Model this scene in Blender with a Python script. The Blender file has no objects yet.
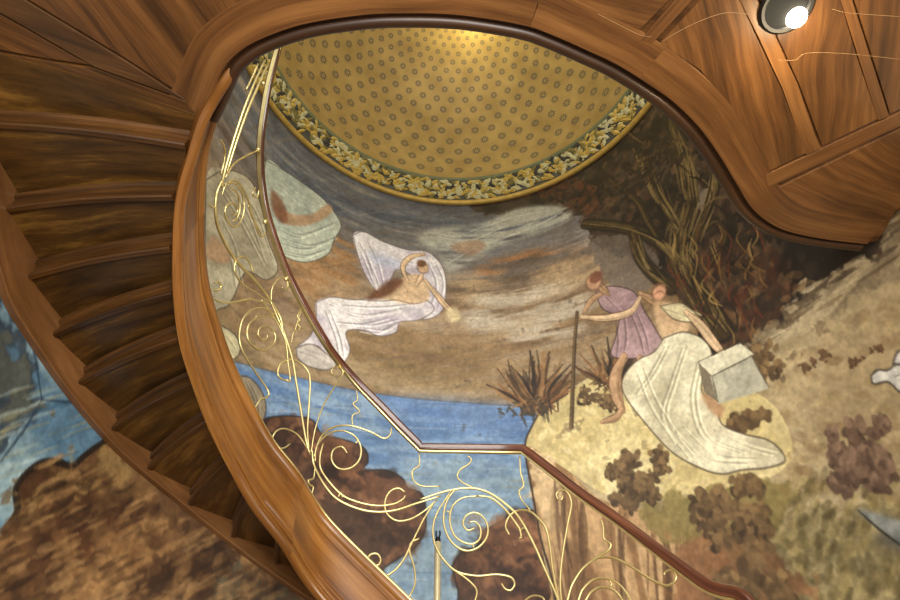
import bpy, bmesh, math, random
import numpy as np
from mathutils import Vector, Matrix
random.seed(7)
rng = np.random.default_rng(11)
col = bpy.context.scene.collection
R = math.radians
ZC = 1.55                                   # eye height above the hall floor; heights below are measured from the eye

# ---------------------------------------------------------------- survey helpers (sight lines taken from the photo)
FL, PT = 600.0, R(46)
c_, s_ = math.cos(PT), math.sin(PT)
def ray(x, y):
    u = (np.asarray(x, float)-450)/FL; v = (300-np.asarray(y, float))/FL
    return np.stack([u, c_-v*s_, s_+v*c_], -1)
def plan(x, y, z):                           # sight line meets a level at height z
    r = ray(x, y); return r*(z/r[..., 2:3])
WC = (0.116, 2.107); WR = 2.42               # the round stair wall
def on_wall(x, y, rad=WR):
    r = ray(x, y)
    a = r[..., 0]**2+r[..., 1]**2; b = -2*(r[..., 0]*WC[0]+r[..., 1]*WC[1]); k = WC[0]**2+WC[1]**2-rad**2
    t = (-b+np.sqrt(b*b-4*a*k))/2/a
    p = r*t[..., None]
    return np.degrees(np.arctan2(p[..., 1]-WC[1], p[..., 0]-WC[0])) % 360, p[..., 2]
def wall_pt(th, rad, z):                          # round, then running straight on past the left quarter
    if 180 < th < 270: return Vector((WC[0]-rad, WC[1]-rad*math.tan(R(th-180)), z))
    return Vector((WC[0]+rad*math.cos(R(th)), WC[1]+rad*math.sin(R(th)), z))
def catmull(P, n=8, closed=False):
    P = [np.array(p, float) for p in P]
    if len(P) < 3:
        return [P[0]+(P[-1]-P[0])*i/n for i in range(n+1)]
    Q = [2*P[0]-P[1]]+P+[2*P[-1]-P[-2]]
    if closed: Q = [P[-1]]+P+[P[0], P[1]]
    out = []
    for i in range(1, len(Q)-2):
        p0, p1, p2, p3 = Q[i-1:i+3]
        for k in range(n):
            t = k/n
            out.append(.5*((2*p1)+(-p0+p2)*t+(2*p0-5*p1+4*p2-p3)*t*t+(-p0+3*p1-3*p2+p3)*t**3))
    if not closed: out.append(P[-1])
    return out

# ---------------------------------------------------------------- mesh builder
class MB:
    def __init__(self): self.v = []; self.f = []; self.uv = []; self.sm = []
    def quad_strip(self, rows, closed_ring=False, smooth=True, uscale=1, ulen=None):
        """rows: list of equal-length lists of points; UV u along rows, v across"""
        b = len(self.v); n = len(rows[0])
        for r in rows: self.v += [Vector(p) for p in r]
        U = [0]
        for i in range(1, len(rows)):
            U.append(U[-1]+(Vector(rows[i][0])-Vector(rows[i-1][0])).length)
        Vv = [0]
        for j in range(1, n+1):
            Vv.append(Vv[-1]+(Vector(rows[0][j % n])-Vector(rows[0][j-1])).length)
        m = n if closed_ring else n-1
        for i in range(len(rows)-1):
            for j in range(m):
                k = (j+1) % n
                self.f.append((b+i*n+j, b+i*n+k, b+(i+1)*n+k, b+(i+1)*n+j))
                self.uv.append(((U[i], Vv[j]), (U[i], Vv[j+1]), (U[i+1], Vv[j+1]), (U[i+1], Vv[j])))
                self.sm.append(smooth)
        return b
    def ngon(self, idx, uv=None, smooth=False):
        self.f.append(tuple(idx)); self.uv.append(uv or tuple((self.v[i].x, self.v[i].y) for i in idx)); self.sm.append(smooth)
    def tube(self, pts, r, n=6, flat=1.0, taper=0):
        pts = [Vector(p) for p in pts]
        rows = []; ref = None
        N = len(pts)
        for i, p in enumerate(pts):
            t = (pts[min(i+1, N-1)]-pts[max(i-1, 0)])
            if t.length < 1e-7: t = Vector((0, 0, 1))
            t.normalize()
            if ref is None:
                ref = t.cross(Vector((0.3, 1, 0.2))).normalized()
            ref = (ref-t*ref.dot(t)).normalized()
            b = t.cross(ref)
            rr = r*(1-taper*abs(2*i/(N-1)-1)**3)
            rows.append([p+ref*(rr*math.cos(2*math.pi*k/n))+b*(rr*flat*math.sin(2*math.pi*k/n)) for k in range(n)])
        b0 = self.quad_strip(rows, True)
        self.ngon([b0+k for k in range(n)][::-1]); e = b0+(N-1)*n
        self.ngon([e+k for k in range(n)])
    def prism(self, poly, z0, z1, grain=0.0):
        """vertical prism over a plan polygon, UV turned so that u runs along the grain"""
        b = len(self.v); n = len(poly)
        A = sum(poly[i][0]*poly[(i+1) % n][1]-poly[(i+1) % n][0]*poly[i][1] for i in range(n))
        if A < 0: poly = poly[::-1]
        for z in (z0, z1):
            for p in poly: self.v.append(Vector((p[0], p[1], z)))
        cg, sg = math.cos(grain), math.sin(grain)
        g = lambda i: (self.v[i].x*cg+self.v[i].y*sg, -self.v[i].x*sg+self.v[i].y*cg+self.v[i].z)
        def add(ix): self.f.append(tuple(ix)); self.uv.append(tuple(g(i) for i in ix)); self.sm.append(False)
        add([b+i for i in range(n)][::-1]); add([b+n+i for i in range(n)])
        for i in range(n):
            j = (i+1) % n; add([b+i, b+j, b+n+j, b+n+i])
    def lathe(self, prof, cx, cy, n=24, smooth=True):
        rows = []
        for i in range(n+1):
            a = 2*math.pi*i/n
            rows.append([Vector((cx+r*math.cos(a), cy+r*math.sin(a), z)) for r, z in prof])
        self.quad_strip(rows, smooth=smooth)
    def build(self, name, mat, parent=None, fix=True):
        me = bpy.data.meshes.new(name)
        off = Vector((0, 0, ZC))
        base = parent.matrix_world.translation.copy() if parent else Vector((0, 0, 0))
        if parent and parent.type == 'MESH': base = Vector(parent['_o'])
        if parent is None:
            o0 = Vector((0, 0, 0))
        me.from_pydata([tuple(v+off-base) for v in self.v], [], self.f)
        uvl = me.uv_layers.new(name='UVMap')
        flat = [c for face in self.uv for uv in face for c in uv]
        uvl.data.foreach_set('uv', flat)
        me.polygons.foreach_set('use_smooth', self.sm)
        me.update()
        if fix:
            bm = bmesh.new(); bm.from_mesh(me)
            bmesh.ops.remove_doubles(bm, verts=bm.verts, dist=1e-5)
            bmesh.ops.recalc_face_normals(bm, faces=bm.faces); bm.to_mesh(me); bm.free()
        o = bpy.data.objects.new(name, me); col.objects.link(o)
        if mat: me.materials.append(mat)
        if parent: o.parent = parent
        return o

def empty(name, loc, label=None, cat=None, group=None):
    o = bpy.data.objects.new(name, None); col.objects.link(o)
    o.location = (loc[0], loc[1], loc[2]+ZC); o.empty_display_size = .1
    o.matrix_world = Matrix.Translation(o.location)
    if label: o['label'] = label; o['category'] = cat
    if group: o['group'] = group
    return o
def structure(o): o['kind'] = 'structure'; return o
def creases(o, ang=38):
    for p in o.data.polygons: p.use_smooth = True
    o.data.set_sharp_from_angle(angle=R(ang))
    return o

# ---------------------------------------------------------------- materials
def lin(c): return tuple(((x/255)/12.92 if x/255 <= .04045 else ((x/255+.055)/1.055)**2.4) for x in c)+(1,)
def newmat(name):
    m = bpy.data.materials.new(name); m.use_nodes = True
    nt = m.node_tree; b = nt.nodes['Principled BSDF']
    return m, nt, b
def N(nt, t, **k):
    n = nt.nodes.new(t)
    for a, v in k.items(): setattr(n, a, v)
    return n
def wood(name, dark, mid, light, su=1.1, sv=16, rough=.36, streak=.5, dist=1.0, coat=.15):
    m, nt, b = newmat(name); L = nt.links.new
    uv = N(nt, 'ShaderNodeUVMap'); uv.uv_map = 'UVMap'
    oi = N(nt, 'ShaderNodeObjectInfo')
    sc = N(nt, 'ShaderNodeVectorMath', operation='SCALE'); sc.inputs[0].default_value = (37, 11, 5); L(oi.outputs['Random'], sc.inputs['Scale'])
    ad = N(nt, 'ShaderNodeVectorMath', operation='ADD'); L(uv.outputs[0], ad.inputs[0]); L(sc.outputs[0], ad.inputs[1])
    # slow warp so the grain wanders and makes cathedral figures
    n0 = N(nt, 'ShaderNodeTexNoise'); n0.inputs['Scale'].default_value = 1.3; n0.inputs['Detail'].default_value = 2; L(ad.outputs[0], n0.inputs['Vector'])
    ws = N(nt, 'ShaderNodeVectorMath', operation='MULTIPLY'); ws.inputs[1].default_value = (.0, .26*dist, 0); L(n0.outputs['Color'], ws.inputs[0])
    a2 = N(nt, 'ShaderNodeVectorMath', operation='ADD'); L(ad.outputs[0], a2.inputs[0]); L(ws.outputs[0], a2.inputs[1])
    mp = N(nt, 'ShaderNodeMapping'); mp.inputs['Scale'].default_value = (su, sv, 1); L(a2.outputs[0], mp.inputs['Vector'])
    n1 = N(nt, 'ShaderNodeTexNoise'); n1.inputs['Scale'].default_value = 1.0; n1.inputs['Detail'].default_value = 8; n1.inputs['Roughness'].default_value = .68; L(mp.outputs[0], n1.inputs['Vector'])
    mp2 = N(nt, 'ShaderNodeMapping'); mp2.inputs['Scale'].default_value = (su*5, sv*9, 1); L(a2.outputs[0], mp2.inputs['Vector'])
    n2 = N(nt, 'ShaderNodeTexNoise'); n2.inputs['Scale'].default_value = 1.0; n2.inputs['Detail'].default_value = 3; L(mp2.outputs[0], n2.inputs['Vector'])
    mx = N(nt, 'ShaderNodeMath', operation='MULTIPLY_ADD'); L(n2.outputs['Fac'], mx.inputs[0]); mx.inputs[1].default_value = .28*streak; L(n1.outputs['Fac'], mx.inputs[2])
    rp = N(nt, 'ShaderNodeValToRGB'); e = rp.color_ramp.elements
    e[0].position = .40+.07*streak; e[0].color = lin(dark); e[1].position = .78; e[1].color = lin(light)
    k = e.new(.57+.06*streak); k.color = lin(mid)
    L(mx.outputs[0], rp.inputs['Fac'])
    # broad tone patches
    n3 = N(nt, 'ShaderNodeTexNoise'); n3.inputs['Scale'].default_value = 2.2; L(ad.outputs[0], n3.inputs['Vector'])
    hs = N(nt, 'ShaderNodeHueSaturation'); mr = N(nt, 'ShaderNodeMapRange'); mr.inputs['From Min'].default_value = .3; mr.inputs['From Max'].default_value = .7
    mr.inputs['To Min'].default_value = .8; mr.inputs['To Max'].default_value = 1.2; L(n3.outputs['Fac'], mr.inputs['Value']); L(mr.outputs[0], hs.inputs['Value'])
    L(rp.outputs['Color'], hs.inputs['Color']); L(hs.outputs[0], b.inputs['Base Color'])
    b.inputs['Roughness'].default_value = rough
    b.inputs['Coat Weight'].default_value = coat; b.inputs['Coat Roughness'].default_value = .28
    bp = N(nt, 'ShaderNodeBump'); bp.inputs['Strength'].default_value = .12; bp.inputs['Distance'].default_value = .004
    L(mx.outputs[0], bp.inputs['Height']); L(bp.outputs[0], b.inputs['Normal'])
    return m
def plain(name, c, rough=.5, metal=0, bump=0, var=.12, scale=30):
    m, nt, b = newmat(name); L = nt.links.new
    tc = N(nt, 'ShaderNodeTexCoord'); n = N(nt, 'ShaderNodeTexNoise'); n.inputs['Scale'].default_value = scale; n.inputs['Detail'].default_value = 4
    L(tc.outputs['Object'], n.inputs['Vector'])
    mr = N(nt, 'ShaderNodeMapRange'); mr.inputs['From Min'].default_value = .3; mr.inputs['From Max'].default_value = .7; mr.inputs['To Min'].default_value = 1-var; mr.inputs['To Max'].default_value = 1+var
    L(n.outputs['Fac'], mr.inputs['Value'])
    hs = N(nt, 'ShaderNodeHueSaturation'); hs.inputs['Color'].default_value = lin(c); L(mr.outputs[0], hs.inputs['Value']); L(hs.outputs[0], b.inputs['Base Color'])
    b.inputs['Roughness'].default_value = rough; b.inputs['Metallic'].default_value = metal
    if bump:
        bp = N(nt, 'ShaderNodeBump'); bp.inputs['Strength'].default_value = bump; bp.inputs['Distance'].default_value = .003
        L(n.outputs['Fac'], bp.inputs['Height']); L(bp.outputs[0], b.inputs['Normal'])
    return m
M_soffit = wood('soffit_wood', (64, 39, 18), (98, 62, 30), (126, 84, 43), su=.8, sv=13, dist=.55, streak=.8)
M_border = wood('border_wood', (78, 47, 22), (106, 68, 34), (130, 88, 47), su=.7, sv=15, dist=.25, streak=.8)
M_string = wood('string_wood', (100, 60, 24), (134, 86, 36), (164, 114, 56), su=.8, sv=11, dist=.2, rough=.3, coat=.3, streak=.7)
M_dark = wood('moulding_wood', (44, 26, 14), (60, 36, 19), (78, 50, 28), su=.8, sv=20, dist=.2, rough=.42, coat=.1)
M_tread = wood('tread_wood', (52, 33, 12), (82, 54, 20), (136, 98, 42), su=1.5, sv=12, dist=.5, rough=.36)
M_riser = wood('riser_wood', (52, 32, 13), (78, 49, 21), (110, 73, 34), su=1.0, sv=22, dist=.3, rough=.3)
M_wstring = wood('wall_string_wood', (98, 62, 32), (120, 80, 44), (138, 96, 56), su=1.2, sv=7, dist=.5, rough=.36)
M_hand = wood('handrail_wood', (72, 38, 26), (98, 56, 38), (132, 84, 60), su=1.0, sv=30, dist=.2, rough=.22, coat=.5)
M_brass = plain('polished_brass', (238, 220, 156), .38, .88, var=.08, scale=18)
M_pale = plain('pale_brass', (236, 226, 186), .4, .6, var=.1, scale=25)
M_gilt = plain('gilded_plaster', (192, 158, 74), .5, .25, var=.15, scale=14)
M_floor = plain('hall_tiles', (150, 138, 120), .4, scale=6)
M_skirt = plain('pale_skirting', (206, 200, 188), .5, var=.05)
M_land = wood('landing_boards', (80, 50, 26), (120, 80, 44), (150, 106, 64))
M_hall = plain('hall_plaster', (196, 182, 154), .8, scale=4, var=.05)
M_black = plain('black_iron', (22, 20, 20), .45, .4, var=.1)

# ================================================================= 1. PLAN LINES
# bottom arris of the curved string, photo point and height above the eye
B_SRC = [(238, 60, 2.83), (223, 83, 2.76), (210, 104, 2.73), (200, 124, 2.68), (191, 154, 2.61), (178, 203, 2.49), (175, 255, 2.36), (176, 301, 2.24), (182, 346, 2.13), (196, 391, 2.02),
         (211, 430, 1.90), (233, 474, 1.76), (254, 511, 1.62), (282, 547, 1.48), (318, 600, 1.28)]
B3 = [plan(x, y, z) for x, y, z in B_SRC]
corner_a, corner_b = np.array([-.215, 3.75, .83]), np.array([.432, 3.75, .83])
left_run = catmull(B3+[corner_a], 10)
right_run = catmull([corner_b, (.93, 3.46, .38), (1.36, 3.0, -.10), (1.52, 2.5, -.56), (1.55, 2.0, -1.0)], 10)
level_run = [corner_a+(corner_b-corner_a)*i/6 for i in range(1, 6)]
LINE = left_run+level_run+right_run                 # from the upper landing down to the hall
AZ = np.array([math.atan2(p[0], p[1]) for p in LINE]); DD = np.array([math.hypot(p[0], p[1]) for p in LINE])
srt = np.argsort(AZ); AZs, DDs = AZ[srt], DD[srt]
def rail_pt(x, y, off=0.0):                          # a sight line meets the upright surface of the balustrade
    r = ray(x, y); a = math.atan2(r[0], r[1]); d = np.interp(a, AZs, DDs)+off
    return Vector((d*math.sin(a), d*math.cos(a), d*r[2]/math.hypot(r[0], r[1])))
WELL = Vector((0.02, 2.35, 0))
def sweep(mb, path, profs, inward=None, sg=1, up=Vector((0, 0, 1)), smooth=True, cap=True):
    """profs: function i -> list of (n, h); n points to the well, h upward"""
    rows = []; n = len(path)
    for i, p in enumerate(path):
        p = Vector(p); t = Vector(path[min(i+1, n-1)])-Vector(path[max(i-1, 0)]); t.z = 0; t.normalize()
        nn = Vector((t.y, -t.x, 0))*sg
        if (inward is not None):
            if nn.dot(Vector((inward[0]-p.x, inward[1]-p.y, 0))) < 0: nn = -nn
        rows.append([p+nn*a+up*h for a, h in profs(i)])
    b = mb.quad_strip(rows, True, smooth)
    m = len(rows[0])
    if cap:
        mb.ngon([b+k for k in range(m)][::-1]); mb.ngon([b+(n-1)*m+k for k in range(m)])

# ================================================================= 2. THE PAINTED ROUND WALL
TH0, TH1, ZA, ZB = -12.0, 189.0, 0.85, 6.5
GW, GH = 1060, 560
def grid(x, y):
    th, z = on_wall(x, y)
    th = np.where(th > 270, th-360, th)
    return (TH1-th)/(TH1-TH0)*(GW-1), (z-ZA)/(ZB-ZA)*(GH-1)
CAN = np.zeros((GH, GW, 3))
def vnoise(sx, sy, seed):
    g = np.random.default_rng(seed).random((int(GH/sy)+3, int(GW/sx)+3))
    yy = np.arange(GH)/sy; xx = np.arange(GW)/sx
    iy = yy.astype(int); ix = xx.astype(int); fy = yy-iy; fx = xx-ix
    fy = (fy*fy*(3-2*fy))[:, None]; fx = (fx*fx*(3-2*fx))[None]
    a = g[iy][:, ix]; b = g[iy][:, ix+1]; cc = g[iy+1][:, ix]; d = g[iy+1][:, ix+1]
    return (a*(1-fx)+b*fx)*(1-fy)+(cc*(1-fx)+d*fx)*fy
def fbm(sx, sy, seed, octs=5, gain=.55):
    o = 0; amp = 1; tot = 0
    for k in range(octs):
        o = o+amp*vnoise(max(sx/2**k, 1.0), max(sy/2**k, 1.0), seed*17+k); tot += amp; amp *= gain
    o = o/tot
    return np.clip((o-.5)*1.9+.5, 0, 1)
NZ_S = fbm(120, 22, 1); NZ_M = fbm(46, 34, 2); NZ_F = fbm(12, 10, 3, 4); NZ_B = fbm(90, 70, 4); NZ_V = fbm(9, 60, 5); NZ_L = fbm(60, 9, 6, 4)
def boxblur(m, r):
    if r < 1: return m
    for ax in (0, 1):
        k = np.pad(m, [(r+1, r) if a == ax else (0, 0) for a in (0, 1)], mode='edge').cumsum(ax)
        m = (np.take(k, range(2*r+1, k.shape[ax]), ax)-np.take(k, range(0, k.shape[ax]-2*r-1), ax))/(2*r+1)
    return m
def C3(c): return np.array(c, float)/255
def px(P, smooth=True, closed=True, n=6):
    Q = np.array(catmull(P, n, closed) if smooth else P, float)
    return grid(Q[:, 0], Q[:, 1])
def mask_poly(gx, gy, pad):
    x0, x1 = int(max(gx.min()-pad, 0)), int(min(gx.max()+pad+2, GW)); y0, y1 = int(max(gy.min()-pad, 0)), int(min(gy.max()+pad+2, GH))
    if x1-x0 < 2 or y1-y0 < 2: return None
    acc = np.zeros((y1-y0, x1-x0))
    for oy in (-.25, .25):
        Y = (np.arange(y0, y1)+oy)[:, None]
        for ox in (-.25, .25):
            X = (np.arange(x0, x1)+ox)[None]
            ins = np.zeros(acc.shape, bool)
            for i in range(len(gx)):
                ax, ay, bx, by = gx[i-1], gy[i-1], gx[i], gy[i]
                if ay == by: continue
                lo, hi = min(ay, by), max(ay, by)
                cnd = (Y >= lo) & (Y < hi)
                r0 = np.nonzero(cnd[:, 0])[0]
                if len(r0) == 0: continue
                xi = ax+(Y[r0]-ay)*(bx-ax)/(by-ay)
                ins[r0] ^= X < xi
            acc += ins
    return acc/4, (slice(y0, y1), slice(x0, x1))
def put(m, sl, c, a=1.0):
    CAN[sl] += (C3(c)-CAN[sl])*(m*a)[..., None]
def fill(P, c, a=1.0, soft=0, smooth=True, rough=0, c2=None, tex=None, con=.5):
    gx, gy = px(P, smooth); r = mask_poly(gx, gy, soft*3+rough*20+2)
    if r is None: return
    m, sl = r
    if soft: m = boxblur(boxblur(m, soft), soft)
    if rough:
        m2 = boxblur(boxblur(m, int(6*rough)+1), int(6*rough)+1)
        m = np.clip((m2+(NZ_F[sl]-.5)*.9-.5)*4+.5, 0, 1)
    if c2 is None: put(m, sl, c, a)
    else:
        t = np.clip(((NZ_M if tex is None else tex)[sl]-.5)*con*2+.5, 0, 1)[..., None]
        cc = C3(c)*(1-t)+C3(c2)*t
        CAN[sl] += (cc-CAN[sl])*(m*a)[..., None]
def stroke(P, w, c, a=1.0, taper=True, smooth=True, soft=.8):
    Q = np.array(catmull(P, 6) if smooth and len(P) > 2 else catmull([P[0], P[-1]], 6) if len(P) == 2 else P, float)
    gx, gy = grid(Q[:, 0], Q[:, 1]); n = len(gx)
    pad = w+3
    x0, x1 = int(max(gx.min()-pad, 0)), int(min(gx.max()+pad+2, GW)); y0, y1 = int(max(gy.min()-pad, 0)), int(min(gy.max()+pad+2, GH))
    if x1-x0 < 2 or y1-y0 < 2: return
    X, Y = np.meshgrid(np.arange(x0, x1), np.arange(y0, y1)); best = np.zeros(X.shape)
    for i in range(1, n):
        dx, dy = gx[i]-gx[i-1], gy[i]-gy[i-1]; L2 = dx*dx+dy*dy+1e-9
        t = np.clip(((X-gx[i-1])*dx+(Y-gy[i-1])*dy)/L2, 0, 1)
        d = np.hypot(X-gx[i-1]-t*dx, Y-gy[i-1]-t*dy)
        ww = w*(1 if not taper else .35+.65*math.sin(math.pi*min(max((i-.5)/(n-1), .08), .92)))
        best = np.maximum(best, np.clip((ww/2-d)/soft+.5, 0, 1))
    put(best, (slice(y0, y1), slice(x0, x1)), c, a)
def dab(gx, gy, rx, ry, ang, c, a=1.0):
    r = max(rx, ry)+2
    x0, x1 = int(max(gx-r, 0)), int(min(gx+r+2, GW)); y0, y1 = int(max(gy-r, 0)), int(min(gy+r+2, GH))
    if x1-x0 < 1 or y1-y0 < 1: return
    X, Y = np.meshgrid(np.arange(x0, x1)-gx, np.arange(y0, y1)-gy)
    ca, sa = math.cos(ang), math.sin(ang)
    d = np.hypot((X*ca+Y*sa)/rx, (-X*sa+Y*ca)/ry)
    put(np.clip((1-d)*3, 0, 1), (slice(y0, y1), slice(x0, x1)), c, a)
def scatter(P, n, size, cols, a=.8, elong=1.6, ang=None, smooth=True):
    gx, gy = px(P, smooth); r = mask_poly(gx, gy, 1)
    if r is None: return
    m, sl = r; ys, xs = np.nonzero(m > .5)
    if len(ys) == 0: return
    for k in rng.integers(0, len(ys), n):
        s = size*rng.uniform(.6, 1.4); cc = cols[rng.integers(len(cols))]
        dab(xs[k]+sl[1].start, ys[k]+sl[0].start, s*elong, s, rng.uniform(0, 3.14) if ang is None else ang+rng.normal(0, .25), cc, a*rng.uniform(.6, 1))
def bush(x, y, w, h, dark, light, n=46):
    lobes = [(x+w*rng.uniform(-.8, .8), y+h*rng.uniform(-.8, .8), rng.uniform(.28, .45)*min(w, h)+1) for k in range(7)]
    for k in range(n*2):                                # clumped shrub: each lobe has a dark foot and paler leaves on top
        lx, ly, lr = lobes[k % 7]; r = math.sqrt(rng.random())*1.25; a = rng.uniform(0, 6.28)
        qx, qy = lx+lr*r*math.cos(a), ly+lr*r*math.sin(a)
        g = grid(np.array([qx]), np.array([qy])); s = (w+h)*.055*rng.uniform(.7, 1.4)+.8
        f = np.clip((.15 if k < n*.8 else .6)-.3*math.sin(a)*r+rng.normal(0, .15), 0, 1)
        cc = tuple(dark[i]*(1-f)+light[i]*f for i in range(3))
        dab(g[0][0], g[1][0], s*1.5, s, rng.uniform(0, 3.1), cc, .85)
def mist(P, c, a=1.0, soft=7, tex=None, lo=.3):
    gx, gy = px(P); r = mask_poly(gx, gy, soft*3+4)
    if r is None: return
    m, sl = r; m = boxblur(boxblur(m, soft), soft); t = (NZ_L if tex is None else tex)[sl]
    put(np.clip(m*np.clip((t-lo)*2.6, 0, 1.15), 0, 1), sl, c, a)
def limb(P, w, c=(206, 176, 138), edge=(104, 76, 58)):
    stroke(P, w+2.2, edge, .75); stroke(P, w, c, .98); stroke([(x-w*.12, y-w*.14) for x, y in P], w*.45, tuple(min(255, v+18) for v in c), .6); stroke([(x+w*.25, y+w*.2) for x, y in P], w*.3, tuple(int(v*.82) for v in c), .6)
def head(x, y, r, c, hair, hx=-2, hy=-2.5):
    g = grid(np.array([x]), np.array([y])); k = grid(np.array([x+hx]), np.array([y+hy])); sx = abs(grid(np.array([x+r]), np.array([y]))[0][0]-g[0][0])
    dab(g[0][0], g[1][0], sx*1.15, sx*1.25, 0, (92, 70, 56), .8); dab(g[0][0], g[1][0], sx, sx*1.1, 0, c, 1); dab(k[0][0], k[1][0], sx*.95, sx*.8, .3, hair, .95)
def paint():
    yy = np.arange(GH)/(GH-1)*(ZB-ZA)+ZA
    # ---- sky in bands of height, mottled
    stops = [(0.8, (128, 106, 78)), (2.9, (136, 114, 82)), (3.5, (150, 126, 92)), (4.1, (146, 120, 88)), (4.7, (138, 116, 92)), (5.2, (124, 118, 112)), (5.8, (110, 114, 118)), (6.5, (96, 100, 108))]
    base = np.stack([np.interp(yy, [s[0] for s in stops], [s[1][i] for s in stops]) for i in range(3)], -1)/255
    CAN[:] = base[:, None, :]
    full = (slice(0, GH), slice(0, GW))
    put(np.clip((NZ_S-.5)*2.2, 0, 1), full, (186, 166, 132), .55)
    put(np.clip((.46-NZ_S)*2.2, 0, 1), full, (96, 76, 58), .55)
    put(np.clip((NZ_L-.56)*3, 0, 1), full, (172, 158, 140), .3)
    # streaks of cloud
    for P, cc, a in [([(300, 190), (350, 215), (420, 215), (450, 235), (380, 240), (320, 225)], (104, 100, 98), .7),
                     ([(270, 110), (300, 160), (370, 205), (470, 215), (440, 225), (340, 215), (280, 170)], (84, 90, 100), .75),
                     ([(345, 210), (420, 210), (470, 225), (500, 212), (440, 200), (380, 195)], (96, 98, 104), .7),
                     ([(450, 280), (520, 270), (620, 250), (630, 275), (540, 300), (470, 310)], (178, 150, 112), .6),
                     ([(470, 300), (520, 285), (590, 290), (580, 330), (520, 345), (470, 330)], (182, 170, 148), .6),
                     ([(480, 262), (560, 245), (620, 236), (615, 246), (560, 258), (490, 275)], (170, 116, 70), .55),
                     ([(540, 235), (610, 222), (620, 240), (560, 252)], (156, 148, 138), .6),
                     ([(300, 240), (350, 235), (355, 290), (320, 300), (290, 275)], (160, 118, 74), .55),
                     ([(330, 310), (400, 330), (480, 350), (470, 385), (380, 380), (320, 350)], (134, 112, 76), .5),
                     ([(500, 215), (560, 200), (580, 230), (540, 245), (505, 238)], (112, 104, 100), .6)]:
        mist(P, cc, min(1, a*1.35)); mist(P, tuple(min(255, v+22) for v in cc), a*.6, 5, NZ_S, .5)
    for k in range(420):
        x = rng.uniform(230, 640); y = rng.uniform(120, 400); w = rng.uniform(8, 26); g = NZ_S[int(rng.integers(GH)), int(rng.integers(GW))]
        stroke([(x-w, y+w*.12), (x, y), (x+w, y-w*.2+rng.normal(0, 2))], rng.uniform(1.5, 4), [(176, 154, 120), (110, 90, 68), (150, 140, 126), (96, 88, 82), (166, 128, 84)][rng.integers(5)], .2)
    # ---- sea
    fill([(190, 352), (240, 363), (300, 378), (360, 391), (420, 399), (470, 403), (540, 407), (560, 440), (640, 560), (660, 680), (300, 700), (200, 520)], (98, 128, 166), 1, smooth=False, c2=(134, 158, 182), tex=NZ_L, con=.9)
    fill([(350, 500), (540, 470), (600, 620), (360, 640)], (142, 164, 172), .5, soft=14, rough=.4)
    fill([(380, 396), (540, 408), (535, 440), (420, 425)], (88, 116, 162), .55, soft=5)
    for k in range(150):
        x = rng.uniform(240, 570); y = rng.uniform(400, 600)
        if y < 375+.08*(x-240)*1.2: continue
        w = rng.uniform(8, 26)
        stroke([(x-w, y-rng.uniform(-1, 2)), (x, y+rng.uniform(-1.5, 1)), (x+w, y+rng.uniform(-1, 2))], 1.6, [(76, 106, 146), (160, 176, 186), (88, 116, 150), (150, 150, 130)][rng.integers(4)], .45)
    stroke([(235, 362), (300, 378), (360, 391), (420, 399), (470, 403), (540, 407)], 1.6, (96, 104, 116), .7, taper=False)
    # ---- rocks in the sea
    rockA = [(212, 430), (240, 428), (268, 418), (290, 416), (312, 420), (322, 434), (345, 440), (364, 448), (368, 462), (362, 470), (386, 470), (402, 478), (408, 488), (422, 494), (426, 512), (424, 534), (412, 550), (396, 560), (380, 575), (372, 620), (240, 620), (215, 520)]
    rockB = [(452, 566), (462, 552), (476, 546), (482, 532), (500, 522), (512, 512), (530, 510), (548, 520), (556, 540), (566, 556), (580, 580), (590, 620), (470, 620), (458, 590)]
    for P in (rockA, rockB):
        fill(P, (70, 48, 36), 1, c2=(146, 106, 78), tex=NZ_M, con=1.2)
        scatter(P, 260, 4.5, [(64, 46, 36), (84, 60, 44), (122, 84, 58), (104, 72, 52), (140, 100, 70)], .55)
        gx, gy = px(P)
        stroke(P+[P[0]], 1.8, (52, 42, 36), .7, taper=False)
    for P, cc in [([(300, 425), (345, 445), (360, 460), (350, 475), (310, 455)], (142, 98, 66)), ([(370, 475), (405, 485), (415, 505), (395, 510), (365, 490)], (128, 88, 60)), ([(490, 530), (530, 516), (548, 540), (520, 560), (490, 555)], (148, 104, 72))]:
        fill(P, cc, .5, soft=5, rough=.5)
    for k in range(60):
        cx, cy = (rng.uniform(275, 415), rng.uniform(425, 560)) if k < 42 else (rng.uniform(470, 565), rng.uniform(520, 590))
        if k < 42 and cy < 425+(cx-300)*.55: continue
        w = rng.uniform(4, 9); f = rng.uniform(.75, 1.25)
        stroke([(cx-w, cy+2), (cx-w*.4, cy-w*.5), (cx+w*.4, cy-w*.55), (cx+w, cy+1)], rng.uniform(2, 5), (142*f, 104*f, 76*f), .45, soft=3); stroke([(cx-w, cy+7), (cx, cy+9), (cx+w, cy+6)], 3, (58, 42, 34), .4, soft=3)
    fill([(300, 520), (350, 500), (400, 530), (390, 560), (330, 560)], (60, 46, 38), .6, soft=7, rough=.6)
    # ---- hillside to the right
    hill = [(524, 448), (532, 426), (540, 410), (556, 398), (578, 384), (604, 372), (640, 380), (680, 372), (700, 340), (740, 345), (790, 305), (850, 262), (905, 215), (1010, 150), (1060, 300), (1060, 700), (560, 700), (556, 620), (540, 540), (530, 480)]
    fill(hill, (158, 140, 106), 1, c2=(182, 164, 128), tex=NZ_M, con=1.1)
    fill([(730, 350), (790, 300), (850, 255), (910, 205), (1020, 150), (1040, 230), (930, 265), (860, 300), (790, 345), (750, 365)], (136, 122, 98), .9, soft=4, rough=.6, c2=(172, 156, 124), tex=NZ_L, con=1.2)
    fill([(740, 340), (790, 300), (830, 268), (860, 258), (830, 290), (790, 318), (760, 345)], (88, 74, 58), .8, soft=5, rough=.8)
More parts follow.
